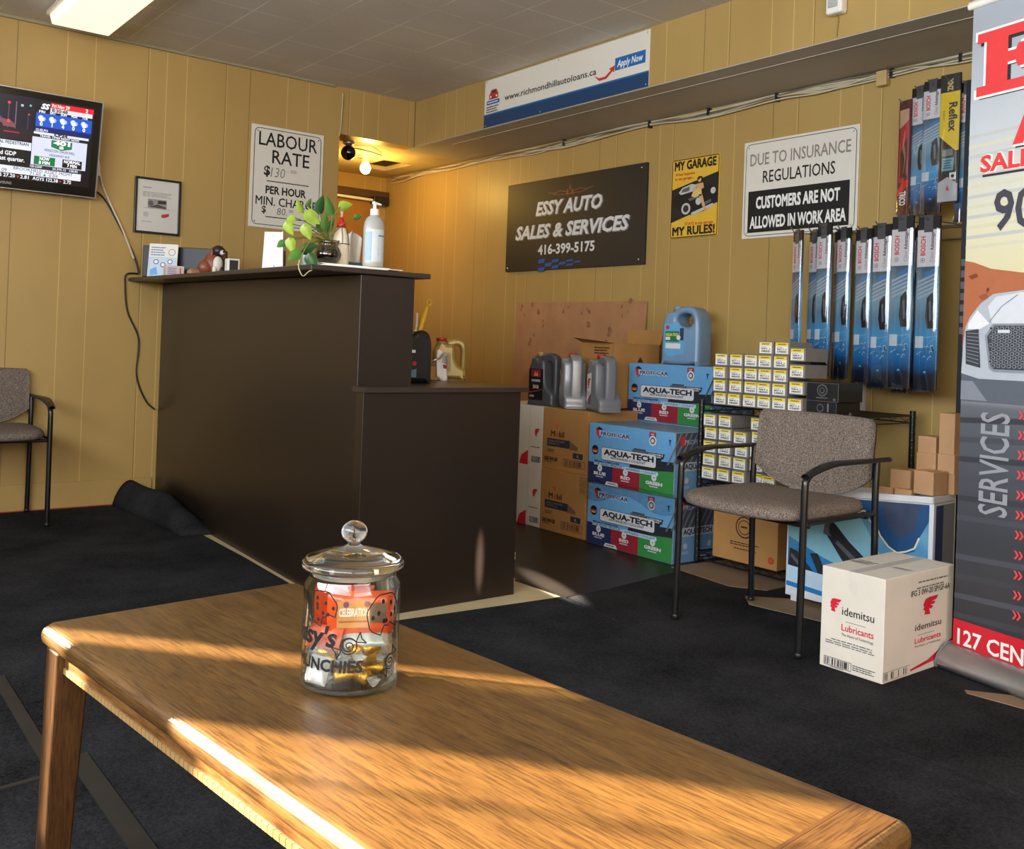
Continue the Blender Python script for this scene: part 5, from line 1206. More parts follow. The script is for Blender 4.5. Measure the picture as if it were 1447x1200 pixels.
b = B(); b.add([Z(B_+inn*a, z)+dirn*.0008 for a, z in ((.015, foot), (.07, foot), (.07, zr-.03), (.015, zr-.03))], [(0, 1, 2, 3)], ink(30, 58, 104)); b.add([Z(B_+inn*a, z)+dirn*.0008 for a, z in ((.07, foot), (.155, foot), (.155, zr-.03), (.07, zr-.03))], [(0, 1, 2, 3)], ink(126, 130, 136)); b.build('side_print', t)
# small brown boxes heaped on the bin
def boxpx(x0, y0, x1, y1, X, d, lab, zb, skew):
    a, c = at(x0, y1, 0, X), at(x1, y0, 0, X); h = at(x0, y0, 0, X).z-at(x0, y1, 0, X).z
    cardboard_box('cardboard_box', lab, X, c.y, a.y, zb, zb+h, d, 'small brown boxes heaped on the display bin', math.radians(skew))
boxpx(1290, 664, 1320, 697, 3.085, .085, 'small brown box at the front right corner of the display bin', .4715, -3)
boxpx(1258, 652, 1287, 684, 3.12, .08, 'small brown box standing left of the heap on the display bin', .4615, 4)
boxpx(1294, 638, 1323, 663, 3.18, .07, 'small brown box behind the front right one, middle of the heap', .5405, -2)
boxpx(1324, 643, 1349, 670, 3.175, .07, 'small brown box beside the steel shelf, right of the heap', .5405, 0)
boxpx(1297, 613, 1323, 638, 3.19, .065, 'small brown open box topmost at the left of the heap', .5965, 3)
boxpx(1326, 582, 1350, 643, 3.185, .06, 'tall narrow brown box standing at the top right of the heap', .5965, 0)
boxpx(1293, 663, 1322, 692, 3.178, .075, 'small brown box low in the heap under the middle ones', .4715, 0)
boxpx(1323, 668, 1349, 697, 3.178, .075, 'small brown box low in the heap beside the steel shelf', .4715, 0)
boxpx(1240, 680, 1262, 690, 3.10, .08, 'flat brown box lying at the left of the display bin', .452, 4)
boxpx(1264, 684, 1288, 693, 3.085, .03, 'flat brown box lying in front of the heap', .458, 2)

# ---------------------------------------------------------------- white carton on the carpet
t = thing('white_carton', 'white oil carton with red logo standing on the carpet in front of the display bin', 'carton', (2.516, 1.456, .0112))
x0, x1, y0, y1, z0, z1 = 2.516, 2.898, 1.470, 1.673, .0092, .303
B().box(x0, x1, y0, y1, z0, z1, CARTON_W).build('carton', t, bevel=.002)
def logo(f, hx, hy, hs, tx, ty, w, al='l'):
    head(f, hx, hy, hs, WR); f.text('idemitsu', tx, ty, w*.21, ink(28, 28, 30), w=w, bold=.006); f.line([(tx+w*.12, ty+w*.17), (tx+w*.75, ty+w*.17)], .0012, ink(60, 60, 62), 1); f.text('Lubricants', tx, ty+w*.42, w*.17, WR, w=w, bold=.012); f.text('The Heart of Technology', tx, ty+w*.56, w*.07, ink(60, 60, 62), w=w)
b = B(); f = Face(b, (x0, y1, z1), MY*(y1-y0), DN*(z1-z0), 440, 600)
logo(f, 66, 180, 80, 152, 264, 222); f.smalltext(80, 418, 380, 430, 1, ink(80, 80, 84)); f.smalltext(40, 432, 420, 456, 2, ink(100, 100, 104), 1, 5); f.frame(34, 560, 232, 594, .0015, INK_K) if False else None
f.frame(34, 536, 226, 584, .0015, INK_K); f.barcode(40, 540, 220, 580, INK_K); f.smalltext(236, 540, 400, 576, 3, ink(60, 60, 64)); f.smalltext(80, 586, 180, 594, 1, ink(90, 90, 94))
for q in range(5): f.line([(200+q*12, 40+q*6), (206+q*10, 110+q*8)], .0008, ink(196, 196, 200), 1)
b.build('left_print', t)
b = B(); f = Face(b, (x0, y0, z1), MX*(x1-x0), DN*(z1-z0), 480, 620)
f.smalltext(220, 54, 440, 74, 1, ink(120, 114, 108)); f.smalltext(210, 90, 440, 108, 1, ink(120, 114, 108), 1, 6); f.text('IFG 3 0W-20 SP/GF-6A', 172, 142, 34, ink(30, 30, 32), w=276, bold=.012)
logo(f, 258, 168, 108, 206, 358, 186); f.poly([(60, 612), (300, 560), (478, 468), (478, 560)], WR, 1); f.frame(4, 556, 180, 604, .0015, INK_K); f.rect(4, 556, 180, 604, M('white_cardboard'), 2); f.barcode(10, 560, 174, 600, INK_K, 3, 24, 4)
b.build('right_print', t)
b = B(); f = Face(b, (x1, y1, z1), MY*(y1-y0), V((-1, 0, 0))*(x1-x0), 300, 560)
f.rect(130, 0, 170, 560, M('clear_tape', (206, 200, 190), .18, var=.03), 1); f.text('THIS SIDE UP', 20, 330, 18, ink(70, 68, 66), w=100, rot=0, bold=.02, l=2); f.smalltext(16, 340, 120, 380, 3, ink(90, 88, 86), 2); f.smalltext(190, 300, 280, 330, 2, ink(110, 106, 104), 2)
b.build('top_print', t)

# ---------------------------------------------------------------- roll-up banner
p0 = V((2.846, 1.440, 0)); dr = V((-.2116, -.9774, 0)); nb = V((-.9774, .2116, 0)); WB, ZB, ZT = .85, .040, 1.985
t = thing('rollup_banner', 'tall roll-up banner with red lettering and a silver car at the right edge', 'banner', p0)
ART = gradient_mat('banner_art', [(0, (38, 38, 42)), (.20, (56, 58, 64)), (.39, (86, 90, 98)), (.415, (98, 102, 110)), (.43, (150, 152, 156)), (.45, (150, 152, 158)), (.62, (214, 206, 166)), (.70, (214, 210, 182)), (.84, (190, 196, 200)), (1, (158, 164, 172))], 0, 1.905, .45, .1)
b = B(); q0, q1 = p0, p0+dr*WB
b.hexa([Z(q0, ZB), Z(q1, ZB), Z(q1-nb*.001, ZB), Z(q0-nb*.001, ZB), Z(q0, ZT), Z(q1, ZT), Z(q1-nb*.001, ZT), Z(q0-nb*.001, ZT)], ART)
o = b.build('banner_cloth', t, org=Z(p0, ZB)) if False else b.build('banner_cloth', t)
b = B(); f = Face(b, Z(p0, ZT), dr*WB, DN*(ZT-ZB), 850, 1945, e=.0007)
r = random.Random(8)
for k in range(12): y = 380+k*30; f.poly([(0, y+8), (850, y-16), (850, y-8), (0, y+18)], ink(206, 202, 176) if k % 2 else ink(186, 188, 184), 1)
for k in range(11): y = 1200+k*58; f.poly([(0, y+30), (850, y-20), (850, y-2), (0, y+46)], ink(72, 74, 82) if k % 2 else ink(58, 60, 66), 1)
RB = ink(222, 62, 64)
def slab_E(x, y, sx, sy, mat, l, g=0.0):
    P = [(0, 0), (150, 0), (150, 44), (118, 44), (108, 24), (74, 24), (74, 62), (92, 62), (98, 48), (112, 48), (112, 104), (98, 104), (92, 88), (74, 88), (74, 132), (112, 132), (122, 106), (154, 106), (154, 156), (0, 156), (0, 132), (22, 132), (22, 24), (0, 24)]
    f.poly([(x+(px+(g if px > 76 else -g))*sx, y+(py+(g if py > 78 else -g))*sy) for px, py in P], mat, l)
slab_E(30, 98, 1.38, 1.20, ink(44, 44, 48), 1); slab_E(20, 88, 1.38, 1.20, INK_W, 2, 6); slab_E(20, 88, 1.38, 1.20, RB, 3)
f.text('SSY', 270, 274, 185, RB, w=500, bold=.06, l=3)
for c, l, dx, bo in ((ink(44, 44, 48), 2, 8, .06), (INK_W, 3, 0, .08), (RB, 4, 0, .045)): f.text('AUTO', 146+dx, 430+dx, 118, c, w=480, bold=bo, l=l)
f.text('SALES & SERVICES', 42, 502, 46, INK_W, w=620, bold=.07, l=2); f.text('SALES & SERVICES', 42, 502, 46, RB, w=620, bold=.035, l=3); f.rect(50, 511, 660, 518, ink(44, 44, 48), 2)
f.text('90', 92, 676, 110, ink(66, 64, 76), w=136, bold=.02, l=3)
f.poly([(0, 762), (30, 768), (90, 790), (190, 806), (320, 790), (450, 800), (600, 780), (850, 800), (850, 1020), (0, 1020)], ink(176, 104, 70), 2)
for k in range(80):
    x, y = r.uniform(0, 840), r.uniform(806, 990); w = r.uniform(8, 34); f.poly([(x, y), (x+w, y-r.uniform(4, 10)), (x+w*1.3, y+r.uniform(0, 8)), (x+w*.4, y+r.uniform(4, 12))], ink(*r.choice(((126, 66, 44), (206, 138, 98), (150, 84, 56), (104, 58, 40)))), 3)
CAR, CAR2, CAR3, GRL = ink(178, 184, 192), ink(210, 214, 220), ink(138, 144, 154), ink(58, 62, 70)
f.rect(0, 1096, 850, 1180, ink(92, 98, 108), 2); f.poly([(0, 1120), (40, 1120), (90, 1176), (0, 1176)], ink(130, 136, 146), 3)
f.poly([(0, 1098), (4, 1010), (10, 960), (24, 930), (60, 890), (100, 864), (190, 856), (500, 856), (600, 880), (660, 930), (690, 1010), (680, 1098), (640, 1112), (60, 1112)], CAR, 4)
f.poly([(84, 900), (110, 872), (190, 862), (480, 862), (560, 900), (560, 946), (100, 950)], CAR2, 5); f.line([(90, 946), (130, 900), (180, 868)], .003, CAR3, 6)
f.poly([(20, 950), (50, 910), (92, 950), (60, 966), (18, 966)], ink(226, 228, 230), 6); f.poly([(12, 972), (56, 966), (66, 1080), (16, 1070)], GRL, 6)
for k in range(9): f.line([(18, 978+k*10), (60, 980+k*11)], .002, CAR3, 7)
f.poly([(78, 986), (104, 950), (500, 950), (530, 986), (520, 1064), (480, 1090), (110, 1090), (94, 1080)], CAR3, 6); f.poly([(86, 988), (110, 956), (494, 956), (522, 988), (512, 1060), (474, 1082), (112, 1082), (100, 1074)], GRL, 7)
for i in range(26):
    for j in range(10):
        x, y = 100+i*17+(8.5 if j % 2 else 0), 964+j*12
        if y < 1078 and 98 < x < 508: f.poly([(x-7, y), (x-4, y-5), (x+4, y-5), (x+7, y), (x+4, y+5), (x-4, y+5)], ink(154, 158, 166), 8); f.poly([(x-5, y), (x-3, y-3.4), (x+3, y-3.4), (x+5, y), (x+3, y+3.4), (x-3, y+3.4)], ink(52, 56, 64), 9)
f.rect(122, 968, 160, 977, CAR2, 10)
f.text('SERVICES', 164, 1504, 90, ink(150, 152, 158), w=297, rot=PI/2, bold=.012, l=3)
for k in range(11): f.chevrons(192, 1196+56*k, 24, ink(222, 70, 72), 3)
f.rect(0, 1830, 850, 1945, ink(202, 26, 44), 2); f.text('127 CENTRE', 16, 1900, 44, INK_W, w=322, bold=.02, l=3)
b.build('artwork', t)
def rod(a0, a1, cz, prof, mat, nm, bev=0):
    pts = [p0+dr*a0-nb*px+V((0, 0, cz+pz)) for px, pz in prof]
    return B().extrude(pts, dr*(a1-a0), mat, True).build(nm, t)
rod(-.012, WB+.012, ZT, [(-.010, -.006), (-.012, .006), (-.006, .018), (.006, .018), (.010, .006), (.008, -.006)], OFFWHITE, 'top_bar')
rod(-.010, WB+.010, 0, [(-.055, .014), (-.060, .026), (-.052, .045), (-.036, .062), (-.012, .078), (.010, .080), (.045, .066), (.058, .030), (.050, .014)], GREY_METAL, 'base_cassette')
cp = [p0+dr*(-.014)-nb*px+V((0, 0, pz)) for px, pz in [(-.057, .0125), (-.062, .026), (-.054, .047), (-.037, .064), (-.012, .081), (.011, .083), (.047, .068), (.060, .030), (.052, .0125)]]
B().extrude(cp, dr*.006, M('grey_end_cap', (120, 120, 124), .4)).build('end_cap', t)
B().tube([Z(p0+dr*.42-nb*.03, .02), Z(p0+dr*.42-nb*.03, ZT+.01)], .008, GREY_METAL, 8).build('pole', t)
for a in (.03, .82): c = p0+dr*a+nb*.04; B().box(c.x-.012, c.x+.012, c.y-.012, c.y+.012, .0115, .0155, BLACK_PLASTIC).build('foot', t)
# ---------------------------------------------------------------- things on the counter top
def top_z(y): return 1.1592+(y-2.855)*.0162
def on_top(px, Y, py=378): q = at(px, py, 1, Y); return V((q.x, Y, top_z(Y)+.0004))
def zpx(px, py, Y): return at(px, py, 1, Y).z
# black long box, blister pack and small clutter at the far end
def deep(px, d, py=378):
    """point on the counter top at distance d in front of the lens"""
    v = cxa*((px-CX)/F_PX)+cya*(-(py-CY)/F_PX)+fw; q = v*d+V((0, 0, EYE)); q.z = top_z(q.y)+.0004; return q
t = thing('black_box', 'long black box standing at the far end of the counter top', 'box', deep(200, 4.86))
pA, pB = deep(201, 4.86), deep(312, 4.86); dv = (pB-pA).normalized(); dv.z = 0; nv = V((-dv.y, dv.x, 0)); nv = nv if nv.y > 0 else -nv
P4 = [pA, pB, pB+nv*.11, pA+nv*.11]
B().hexa([V((p.x, p.y, top_z(p.y)+.001)) for p in P4]+[V((p.x, p.y, z)) for p, z in zip(P4, (1.352, 1.345, 1.345, 1.352))], BLACK_PLASTIC).build('box', t, bevel=.003)
B().hexa([pA+nv*a-dv*.001+V((0, 0, z)) for z in (.03, .09) for a in (.012, .06)][:2]+[pA+nv*.06+V((0, 0, .03)), pA+nv*.012+V((0, 0, .03))]+[pA+nv*.012-dv*.001+V((0, 0, .12)), pA+nv*.06-dv*.001+V((0, 0, .12)), pA+nv*.06+V((0, 0, .12)), pA+nv*.012+V((0, 0, .12))], OFFWHITE).build('sticker', t)
def upright(name, lab, cat, px0, px1, ytop0, d0, d1, th, mat, tilt=.02, bev=.002):
    """thin board standing on the counter top between two sight lines"""
    a, c = deep(px0, d0), deep(px1, d1)
    h = EYE+(483.8-.0363*(722-(px0+px1)/2)-ytop0)/F_PX*(d0+d1)/2-max(a.z, c.z); d = (c-a); n = V((-d.y, d.x, 0)).normalized(); n = n if n.y > 0 else -n
    o = thing(name, lab, cat, a)
    B().hexa([a, c, c+n*th, a+n*th, a+n*tilt+V((0, 0, h)), c+n*tilt+V((0, 0, h)), c+n*(tilt+th)+V((0, 0, h)), a+n*(tilt+th)+V((0, 0, h))], mat).build('backing', o, bevel=bev)
    b = B(); f = Face(b, a+n*tilt+V((0, 0, h)), d, V((0, 0, -h))-n*tilt, 100, 120, e=.0006)
    return o, b, f
o, b, f = upright('blister_pack', 'white blister pack of bulbs leaning on the long black box', 'package', 208, 249, 344, 4.80, 4.80, .008, OFFWHITE)
f.smalltext(8, 10, 60, 46, 4, ink(110, 130, 180)); f.circ(80, 30, 12, ink(120, 120, 124)); f.circ(80, 30, 10, OFFWHITE, 2); f.rect(4, 50, 96, 118, ink(196, 214, 236)); f.frame(4, 50, 96, 118, .001, ink(120, 120, 150), 2)
for x, y in ((28, 66), (52, 76), (76, 64)): f.circ(x, y, 9, ink(90, 90, 100), 3); f.circ(x, y, 6, ink(240, 240, 244), 4)
f.poly([(8, 96), (30, 84), (36, 112), (10, 116)], ink(110, 170, 230), 3); b.build('print', o)
cpt = deep(236, 4.72)
t = thing('small_carton', 'small pale printed carton on the counter beside the blister pack', 'box', cpt)
B().box(cpt.x-.005, cpt.x+.085, cpt.y, cpt.y+.04, cpt.z+.0008, cpt.z+.056, M('pale_print', (222, 206, 196), .5, var=.06)).build('box', t, bevel=.002)
b = B(); f = Face(b, (cpt.x-.005, cpt.y, cpt.z+.056), MX*.09, DN*.055, 80, 50); f.smalltext(8, 8, 50, 40, 4, ink(150, 120, 190)); f.rect(60, 10, 66, 40, ink(200, 90, 80)); b.build('print', t)
# brown and white dog figurine, lying, head raised
q = deep(304, 4.45)
FB, FW_, FD = M('figure_brown', (132, 70, 44), .4, var=.2, vscale=40), M('figure_white', (226, 216, 206), .4, var=.05), M('figure_dark', (46, 36, 34), .4, var=.2)
t = thing('dog_figurine', 'brown and white dog figurine on the counter top before the black box', 'figurine', q)
B().ball(q+V((-.006, .02, .055)), .046, FB, 12, (.95, .85, 1.25)).ball(q+V((-.04, .012, .04)), .034, FB, 10, (1.1, .8, 1.0)).build('body', t)
B().ball(q+V((.004, -.020, .056)), .026, FW_, 10, (.9, .6, 1.4)).build('chest', t)
B().ball(q+V((.012, .0, .118)), .031, FD, 10, (1, 1, .85)).ball(q+V((.020, -.028, .110)), .015, FW_, 8, (.8, 1.2, .8)).ball(q+V((.021, -.043, .113)), .006, FD, 6).build('head', t)
for s_ in (-1, 1): B().ball(q+V((.012+s_*.030, .004, .106)), .015, FB, 8, (.55, .8, 1.7)).build('ear', t)
for s_ in (-1, 1): B().tube([q+V((s_*.016+.004, -.024, .04)), q+V((s_*.018, -.036, .004))], [.011, .010], FW_ if s_ < 0 else FD, 8).build('foreleg', t)
q = deep(274, 4.6)
t = thing('dog_figurine', 'small tan puppy figurine lying between the carton and the larger dog', 'figurine', q)
B().ball(q+V((0, 0, .020)), .020, M('figure_tan', (176, 122, 92), .4, var=.2, vscale=40), 10, (1.7, .9, 1)).build('body', t)
B().ball(q+V((.03, -.012, .036)), .017, M('figure_pink', (206, 164, 140), .4, var=.2, vscale=50), 10).build('head', t)
for s in (-1, 1): B().ball(q+V((.03+s*.013, -.01, .044)), .008, FB, 8, (.7, .7, 1.3)).build('ear', t)
q = deep(330, 4.3)
t = thing('clock', 'small white and black upright clock on the counter beside the dog figurine', 'clock', q)
B().box(q.x-.027, q.x+.031, q.y, q.y+.04, q.z+.001, q.z+.078, OFFWHITE).build('casing', t, bevel=.006); B().box(q.x-.019, q.x+.020, q.y-.0015, q.y+.001, q.z+.010, q.z+.070, M('dark_display', (24, 26, 34), .15)).build('display', t)
# folded white cards, paper sheets
o, b, f = upright('folded_card', 'white folded card standing on the counter left of the plant', 'card', 370, 398, 327, 3.62, 3.60, .002, M('white_card', (220, 220, 222), .6, var=.02), .012, 0)
f.circ(40, 12, 2, ink(90, 90, 94)); f.circ(60, 108, 3, ink(90, 90, 94)); f.line([(2, 80), (98, 78)], .0008, ink(170, 170, 176)); b.build('print', o)
o, b, f = upright('folded_card', 'dark-edged white card turned sideways beside the plant leaves', 'card', 399.5, 404, 328, 3.52, 3.60, .002, OFFWHITE, .004, 0); f.rect(20, 60, 90, 118, ink(40, 50, 60)); b.build('print', o)
o = B(); PX = M('paper_sheet', (230, 226, 216), .6, var=.02)
zt = top_z(2.9)+.0012
t = thing('paper_stack', 'thin stack of white papers under the plant and pump bottle', 'paper', (1.52, 2.93, zt))
for k, (a, b0, c, d) in enumerate(((1.455, 2.872, 1.70, 3.08), (1.47, 2.878, 1.765, 3.06), (1.46, 2.884, 1.72, 3.07))): B().hexa([(a, b0, zt+.003*k), (c, b0+.004*k-.006, zt+.003*k), (c+.01, d, zt+.003*k+.003), (a, d, zt+.003*k+.003), (a, b0, zt+.003*k+.0026), (c, b0+.004*k-.006, zt+.003*k+.0026), (c+.01, d, zt+.003*k+.0056), (a, d, zt+.003*k+.0056)], PX).build('sheet', t)
Zp = zt+.0135
# plant in a glass jar
Yp = 2.945; pc = at(463, 360, 1, Yp); pc = V((pc.x, Yp, Zp))
t = thing('pothos_plant', 'trailing green pothos in a round glass jar of water on the counter', 'plant', pc)
PG = film_mat('vase_glass', (214, 204, 180), .05, .6, .04)
B().lathe([(.0001, .001), (.030, .001), (.043, .014), (.046, .030), (.040, .048), (.034, .056), (.036, .066), (.040, .076), (.0375, .076), (.033, .066), (.031, .056), (.037, .047), (.043, .030), (.040, .015), (.028, .004), (.0001, .004)], pc, PG, 28).build('glass_jar', t)
B().lathe([(.0001, .005), (.027, .005), (.039, .016), (.0415, .030), (.036, .044), (.0001, .044)], pc, film_mat('murky_water', (150, 136, 92), .03, .3, .05), 24).build('water', t)
STEM = M('stem_green', (104, 116, 44), .5, var=.1); ROOT = M('root_brown', (84, 70, 44), .6)
b = B(); r = random.Random(6)
for k in range(9): a = r.uniform(0, 2*PI); b.tube(spline([pc+V((0, 0, .05)), pc+V((.014*math.cos(a), .014*math.sin(a), .032)), pc+V((.024*math.cos(a+1), .024*math.sin(a+1), .014))], 4), .0016, ROOT, 5)
b.build('root', t)
LEAFS = [M('leaf_yellow_green', (150, 176, 62), .38, var=.18, vscale=30), M('leaf_green', (76, 120, 48), .36, var=.2, vscale=30), M('leaf_dark', (48, 92, 46), .34, var=.2, vscale=30)]
def leaf(px, py, dY, L, ang, mi, foldk=.3):
    c = at(px, py, 1, Yp+dY); d = V((math.sin(ang), -.15, math.cos(ang))); d.normalize(); s_ = V((math.cos(ang), .3, -math.sin(ang))); s_ = (s_-d*s_.dot(d)).normalized(); n = d.cross(s_)
    base = c-d*L*.5
    def fn(u, v):
        w = .40*L*(math.sin(PI*u**.62)**.8)*(1-.25*u); x = (v-.5)*2
        lobe = -.12*L*abs(x)*(1-u)**2
        return base+d*(u*L+lobe)+s_*(w*x)+n*(foldk*w*x*x+.14*L*u*u)
    b = B().grid(fn, 10, 6, LEAFS[mi]); b.build('leaf', t)
    mid = pc+V((r.uniform(-.01, .01), r.uniform(-.01, .01), .075))
    B().tube(spline([pc+V((0, 0, .045)), mid, (mid+base)/2+V((0, 0, .012)), base], 5), .0017, STEM, 5, False).build('stem', t)
for a in ((424, 290, -.01, .045, -.5, 0), (438, 262+24, .03, .030, .4, 1), (455, 288, .01, .062, .25, 2), (467, 290, -.01, .062, -.35, 1), (443, 309, -.03, .060, 2.2, 0), (490, 291, .0, .050, 1.35, 0), (507, 307, .03, .032, 1.4, 1), (411, 309, -.02, .034, -1.9, 0), (410, 324, -.03, .046, 2.6, 0), (435, 329, -.04, .052, 2.7, 0), (412, 348, -.05, .048, 2.9, 0), (416, 361, -.06, .054, -2.2, 1), (440, 351, -.05, .056, 1.2, 2), (442, 372, -.065, .058, 2.75, 2), (397, 345, -.03, .034, -2.2, 1), (461, 312, -.02, .05, .1, 1), (469, 318, .02, .05, .5, 1), (452, 318, .02, .045, -.4, 1)): leaf(*a)
B().tube(spline([at(424, 368, 1, Yp-.06), at(422, 378, 1, Yp-.09), at(428, 390, 1, Yp-.095), at(436, 384, 1, Yp-.09), at(443, 381, 1, Yp-.08)], 5), .0018, M('pale_root', (196, 188, 150), .6), 5).build('aerial_root', t)
b = B().tube(spline([pc+V((-.005, -.01, .06)), at(448, 335, 1, Yp-.04), at(437, 343, 1, Yp-.055), at(428, 358, 1, Yp-.06), at(424, 370, 1, Yp-.06)], 6), .0022, STEM, 5); b.build('stem', t)
# white glue bottle with red nozzle
Yg = 2.985; g = at(481, 360, 1, Yg); g = V((g.x, Yg, Zp))
t = thing('glue_bottle', 'white squeeze bottle with red collar and nozzle behind the plant', 'bottle', g)
B().lathe([(.0001, 0), (.0275, 0), (.029, .004), (.0285, .07), (.024, .10), (.017, .122), (.014, .128), (.0001, .128)], g, M('ivory_plastic', (226, 214, 188), .4, var=.04), 24).build('body', t)
B().lathe([(.0001, .128), (.0165, .128), (.0150, .140), (.008, .158), (.005, .165), (.0001, .165)], g, M('red_plastic', (188, 34, 36), .3), 20).build('nozzle', t)
B().lathe([(.0001, .165), (.0045, .165), (.0040, .178), (.006, .181), (.006, .193), (.0035, .199), (.0001, .199)], g, M('nozzle_tip', (220, 190, 170), .4), 16).build('tip', t)
b = B()
for s in (-.3, .5): b.tube(spline([g+V((.012*s*2, -.017, .126)), g+V((.014*s*2, -.026, .10)), g+V((.016*s*2, -.0295, .072))], 4), .0011, BLACK_PLASTIC, 5)
b.tube([g+V((.0303*math.cos(a), .0303*math.sin(a), .072)) for a in [k*PI/10 for k in range(21)]], .0012, BLACK_PLASTIC, 5, False); b.build('wire_tie', t)
# tissue box with tissue
Yt = 3.05; q = at(502, 362, 1, Yt)
t = thing('tissue_box', 'teal tissue box with a white tissue standing up behind the pump bottle', 'tissue box', (q.x, Yt, Zp))
B().box(q.x-.055, q.x+.06, Yt, Yt+.09, top_z(Yt)+.010, top_z(Yt)+.032, M('teal_card', (66, 104, 116), .5, var=.25, vscale=30)).build('box', t, bevel=.002)
def tis(u, v): x = (v-.5)*.095*(1-.35*u)+.018*u; return V((q.x-.005+x, Yt+.04+.012*math.sin(9*v+2*u)*(.3+u)+.01*u, top_z(Yt)+.032+(.112*u)*(.55+.45*math.sin(PI*(.15+.75*v))+.12*v)))
B().grid(tis, 10, 14, M('tissue_white', (226, 218, 206), .8, var=.03)).build('tissue', t, solid=.001)
o_ = B().grid(lambda u, v: V((at(424, 368, 1, 2.99).x+.066*u, 3.0+.02*math.sin(5*u), top_z(2.99)+.002+.055*v*(1-.55*abs(2*u-1.0)))), 10, 6, M('tissue_white')).build('paper_napkin', solid=.001)
tag(o_, 'crumpled white paper napkin behind the plant leaves', 'napkin')
# pump bottle of sanitiser
Ys = 2.905; s0 = at(527, 366, 1, Ys); s0 = V((s0.x, Ys, Zp-.0045))
t = thing('pump_bottle', 'clear white hand sanitizer pump bottle at the end of the counter top', 'bottle', s0)
FROST = M('frosted_plastic', (214, 216, 212), .28, var=.03, trans=.45)
B().lathe([(.0001, 0), (.034, 0), (.0375, .004), (.038, .012), (.038, .135), (.036, .152), (.028, .168), (.016, .177), (.0135, .180), (.0001, .180)], s0, FROST, 32, None, 1, .72).build('bottle', t)
B().lathe([(.0001, .178), (.0150, .178), (.0155, .181), (.0150, .200), (.0001, .201)], s0, OFFWHITE, 20).build('collar', t)
B().lathe([(.0001, .200), (.006, .200), (.006, .216), (.0001, .217)], s0, OFFWHITE, 14).hexa([s0+V(p) for p in ((-.009, -.007, .216), (.024, -.006, .214), (.024, .006, .214), (-.009, .007, .216), (-.008, -.006, .227), (.025, -.004, .220), (.025, .004, .220), (-.008, .006, .227))], OFFWHITE).build('pump_head', t, bevel=.002)
b = B(); 
def onb(a, z, d=.0006): return s0+V(((.038+d)*math.sin(a), -(.038*.72+d)*math.cos(a), z))
for a0, a1, z0, z1, mt, d in ((-1.25, .95, .018, .128, ink(206, 212, 216), .0006), (-1.2, -.55, .02, .12, ink(150, 176, 200), .0010), (.05, .85, .104, .110, ink(120, 140, 160), .0010)):
    n = 12
    for k in range(n): u0, u1 = a0+(a1-a0)*k/n, a0+(a1-a0)*(k+1)/n; b.add([onb(u0, z0, d), onb(u1, z0, d), onb(u1, z1, d), onb(u0, z1, d)], [(0, 1, 2, 3)], mt)
for k in range(12): b.add([onb(.05, .032+k*.0058, .001), onb(.75-.1*(k % 3), .032+k*.0058, .001), onb(.75-.1*(k % 3), .0345+k*.0058, .001), onb(.05, .0345+k*.0058, .001)], [(0, 1, 2, 3)], ink(150, 164, 178))
b.build('label', t)

# ---------------------------------------------------------------- things on the lower desk
ZD = .7654
q = at(594, 541, 2, ZD); q = V((1.985, 3.02, ZD))
def art_k(f): f.rect(0, 0, 100, 130, ink(18, 18, 20)); f.rect(20, 14, 50, 26, INK_W, 2); f.circ(46, 70, 14, ink(176, 30, 50), 2); f.poly([(20, 100), (60, 92), (60, 128), (20, 128)], ink(90, 120, 140), 2)
o = make_jug('oil_bottle', M('jug_black', (24, 24, 26), .35), GOLDC, art_k, .07, .115, .20, 2); place(o, (1.950, 3.07, ZD), math.radians(84), 'black oil bottle on the desk against the tall counter panel')
Yd = 3.12
t = thing('funnel_brush', 'yellow plastic handle with a hanging ring sticking up behind the counter', 'tool', (1.985, 3.14, ZD))
YH = M('yellow_plastic', (222, 172, 20), .35, var=.05)
hp = [at(590, 478, 1, 3.14), at(593, 466, 1, 3.14), at(598, 450, 1, 3.14), at(604, 433, 1, 3.14)]
B().tube([V((hp[0].x-.035, 3.14, ZD+.001))]+[V((hp[0].x-.012, 3.14, .86))]+hp, [.006, .006, .008, .011, .013, .006], YH, 10).build('handle', t)
rc = at(606.5, 427.5, 1, 3.14); B().tube([rc+V((.010*math.cos(a), .0, .012*math.sin(a))) for a in [k*PI/8 for k in range(17)]], .0035, YH, 6, False).build('ring', t)
t = thing('orange_tube', 'orange plastic tube standing on the desk beside the black oil bottle', 'tube', (2.035, 3.20, ZD))
a = at(602, 510, 1, 3.2); B().lathe([(.0001, .0), (.017, .0), (.0165, .03), (.0125, .165), (.0001, .166)], (a.x, 3.2, ZD), M('orange_plastic', (222, 90, 44), .4, var=.05), 18).build('body', t)
t = thing('white_tool', 'white strip sticking up at the edge of the tall counter panel', 'tool', (1.95, 3.3, ZD))
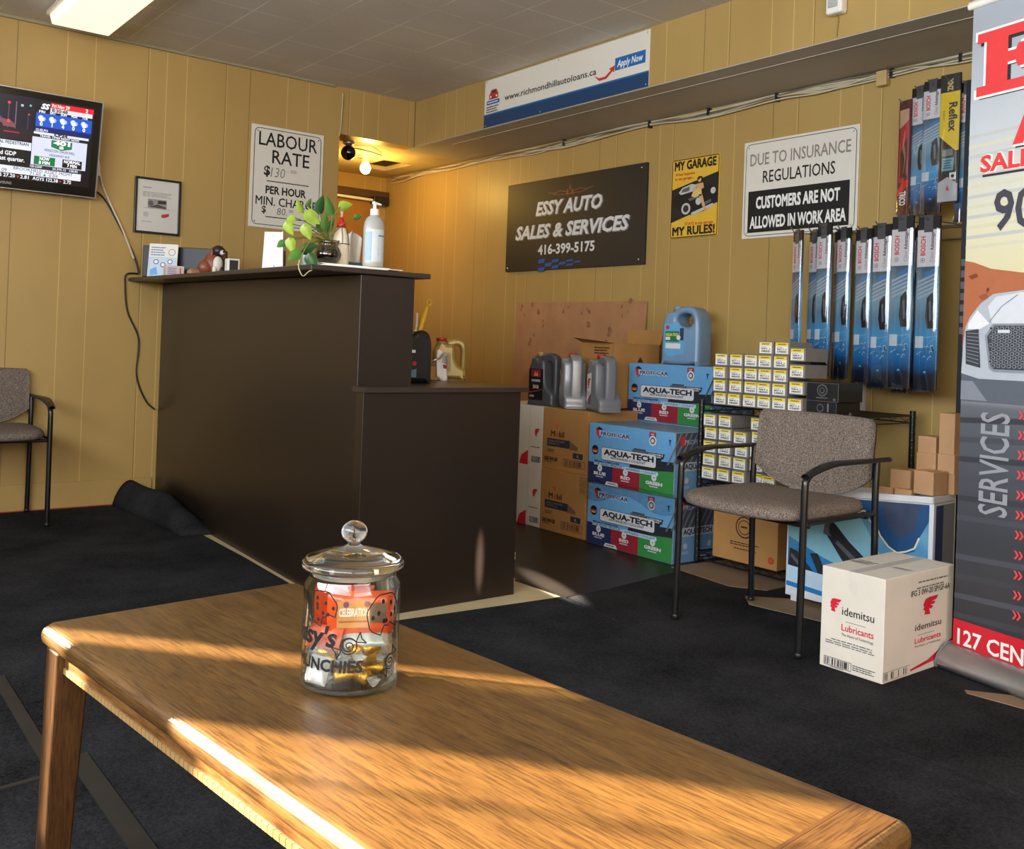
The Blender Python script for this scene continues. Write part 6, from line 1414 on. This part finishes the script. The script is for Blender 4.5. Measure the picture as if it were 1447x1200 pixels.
a = at(589, 450, 1, 3.3); B().hexa([(a.x-.008, 3.3, ZD), (a.x+.006, 3.3, ZD), (a.x+.006, 3.306, ZD), (a.x-.008, 3.306, ZD), (a.x-.003, 3.3, 1.035), (a.x+.006, 3.3, 1.035), (a.x+.006, 3.306, 1.035), (a.x-.003, 3.306, 1.035)], OFFWHITE).build('strip', t)
def art_g(f): f.rect(10, 10, 80, 110, ink(150, 130, 74))
GOLDP = M('gold_plastic', (160, 136, 72), .36, .15, var=.06)
o = make_jug('oil_jug', GOLDP, REDC, art_g, .08, .14, .175); qg = at(634, 520, 1, 3.42); place(o, (qg.x, 3.42, ZD), math.radians(62), 'gold oil jug with red cap at the back of the lower desk')
t = thing('desk_tray', 'small tan carton with papers and clips on the desk before the gold jug', 'box', (2.05, 3.27, ZD))
a = at(603, 535, 1, 3.25); c = at(632, 535, 1, 3.25)
B().box(a.x, c.x, 3.25, 3.36, ZD+.0005, ZD+.058, CARTON).build('box', t, bevel=.002)
B().hexa([(a.x+.005, 3.245, ZD+.058), (c.x-.02, 3.245, ZD+.058), (c.x-.02, 3.35, ZD+.058), (a.x+.005, 3.35, ZD+.058), (a.x+.005, 3.245, ZD+.066), (c.x-.02, 3.245, ZD+.072), (c.x-.02, 3.35, ZD+.074), (a.x+.005, 3.35, ZD+.07)], M('worn_leather', (120, 86, 54), .5, var=.2)).build('lid', t)
t = thing('paper_tag', 'crumpled white printed papers leaning against the gold jug', 'paper', (2.14, 3.24, ZD))
a = at(624, 520, 1, 3.235)
B().grid(lambda u, v: V((a.x-.02+.05*u, 3.235+.008*math.sin(6*u+2*v), ZD+.012+.11*v-.02*u+.006*math.sin(9*u))), 8, 8, M('paper_sheet')).build('paper', t, solid=.001)
b = B(); f = Face(b, (a.x-.006, 3.2255, ZD+.112), (.03, 0, -.012), (0, 0, -.07), 40, 90)
f.smalltext(2, 4, 38, 50, 6, INK_K); f.poly([(6, 56), (34, 52), (30, 72), (10, 76)], ink(150, 50, 50)); b.build('print', t)
B().tube(spline([at(610, 512, 1, 3.23), at(616, 508, 1, 3.22), at(622, 506, 1, 3.22), at(626, 500, 1, 3.225)], 5), .004, CHROME, 6).build('clip', t)
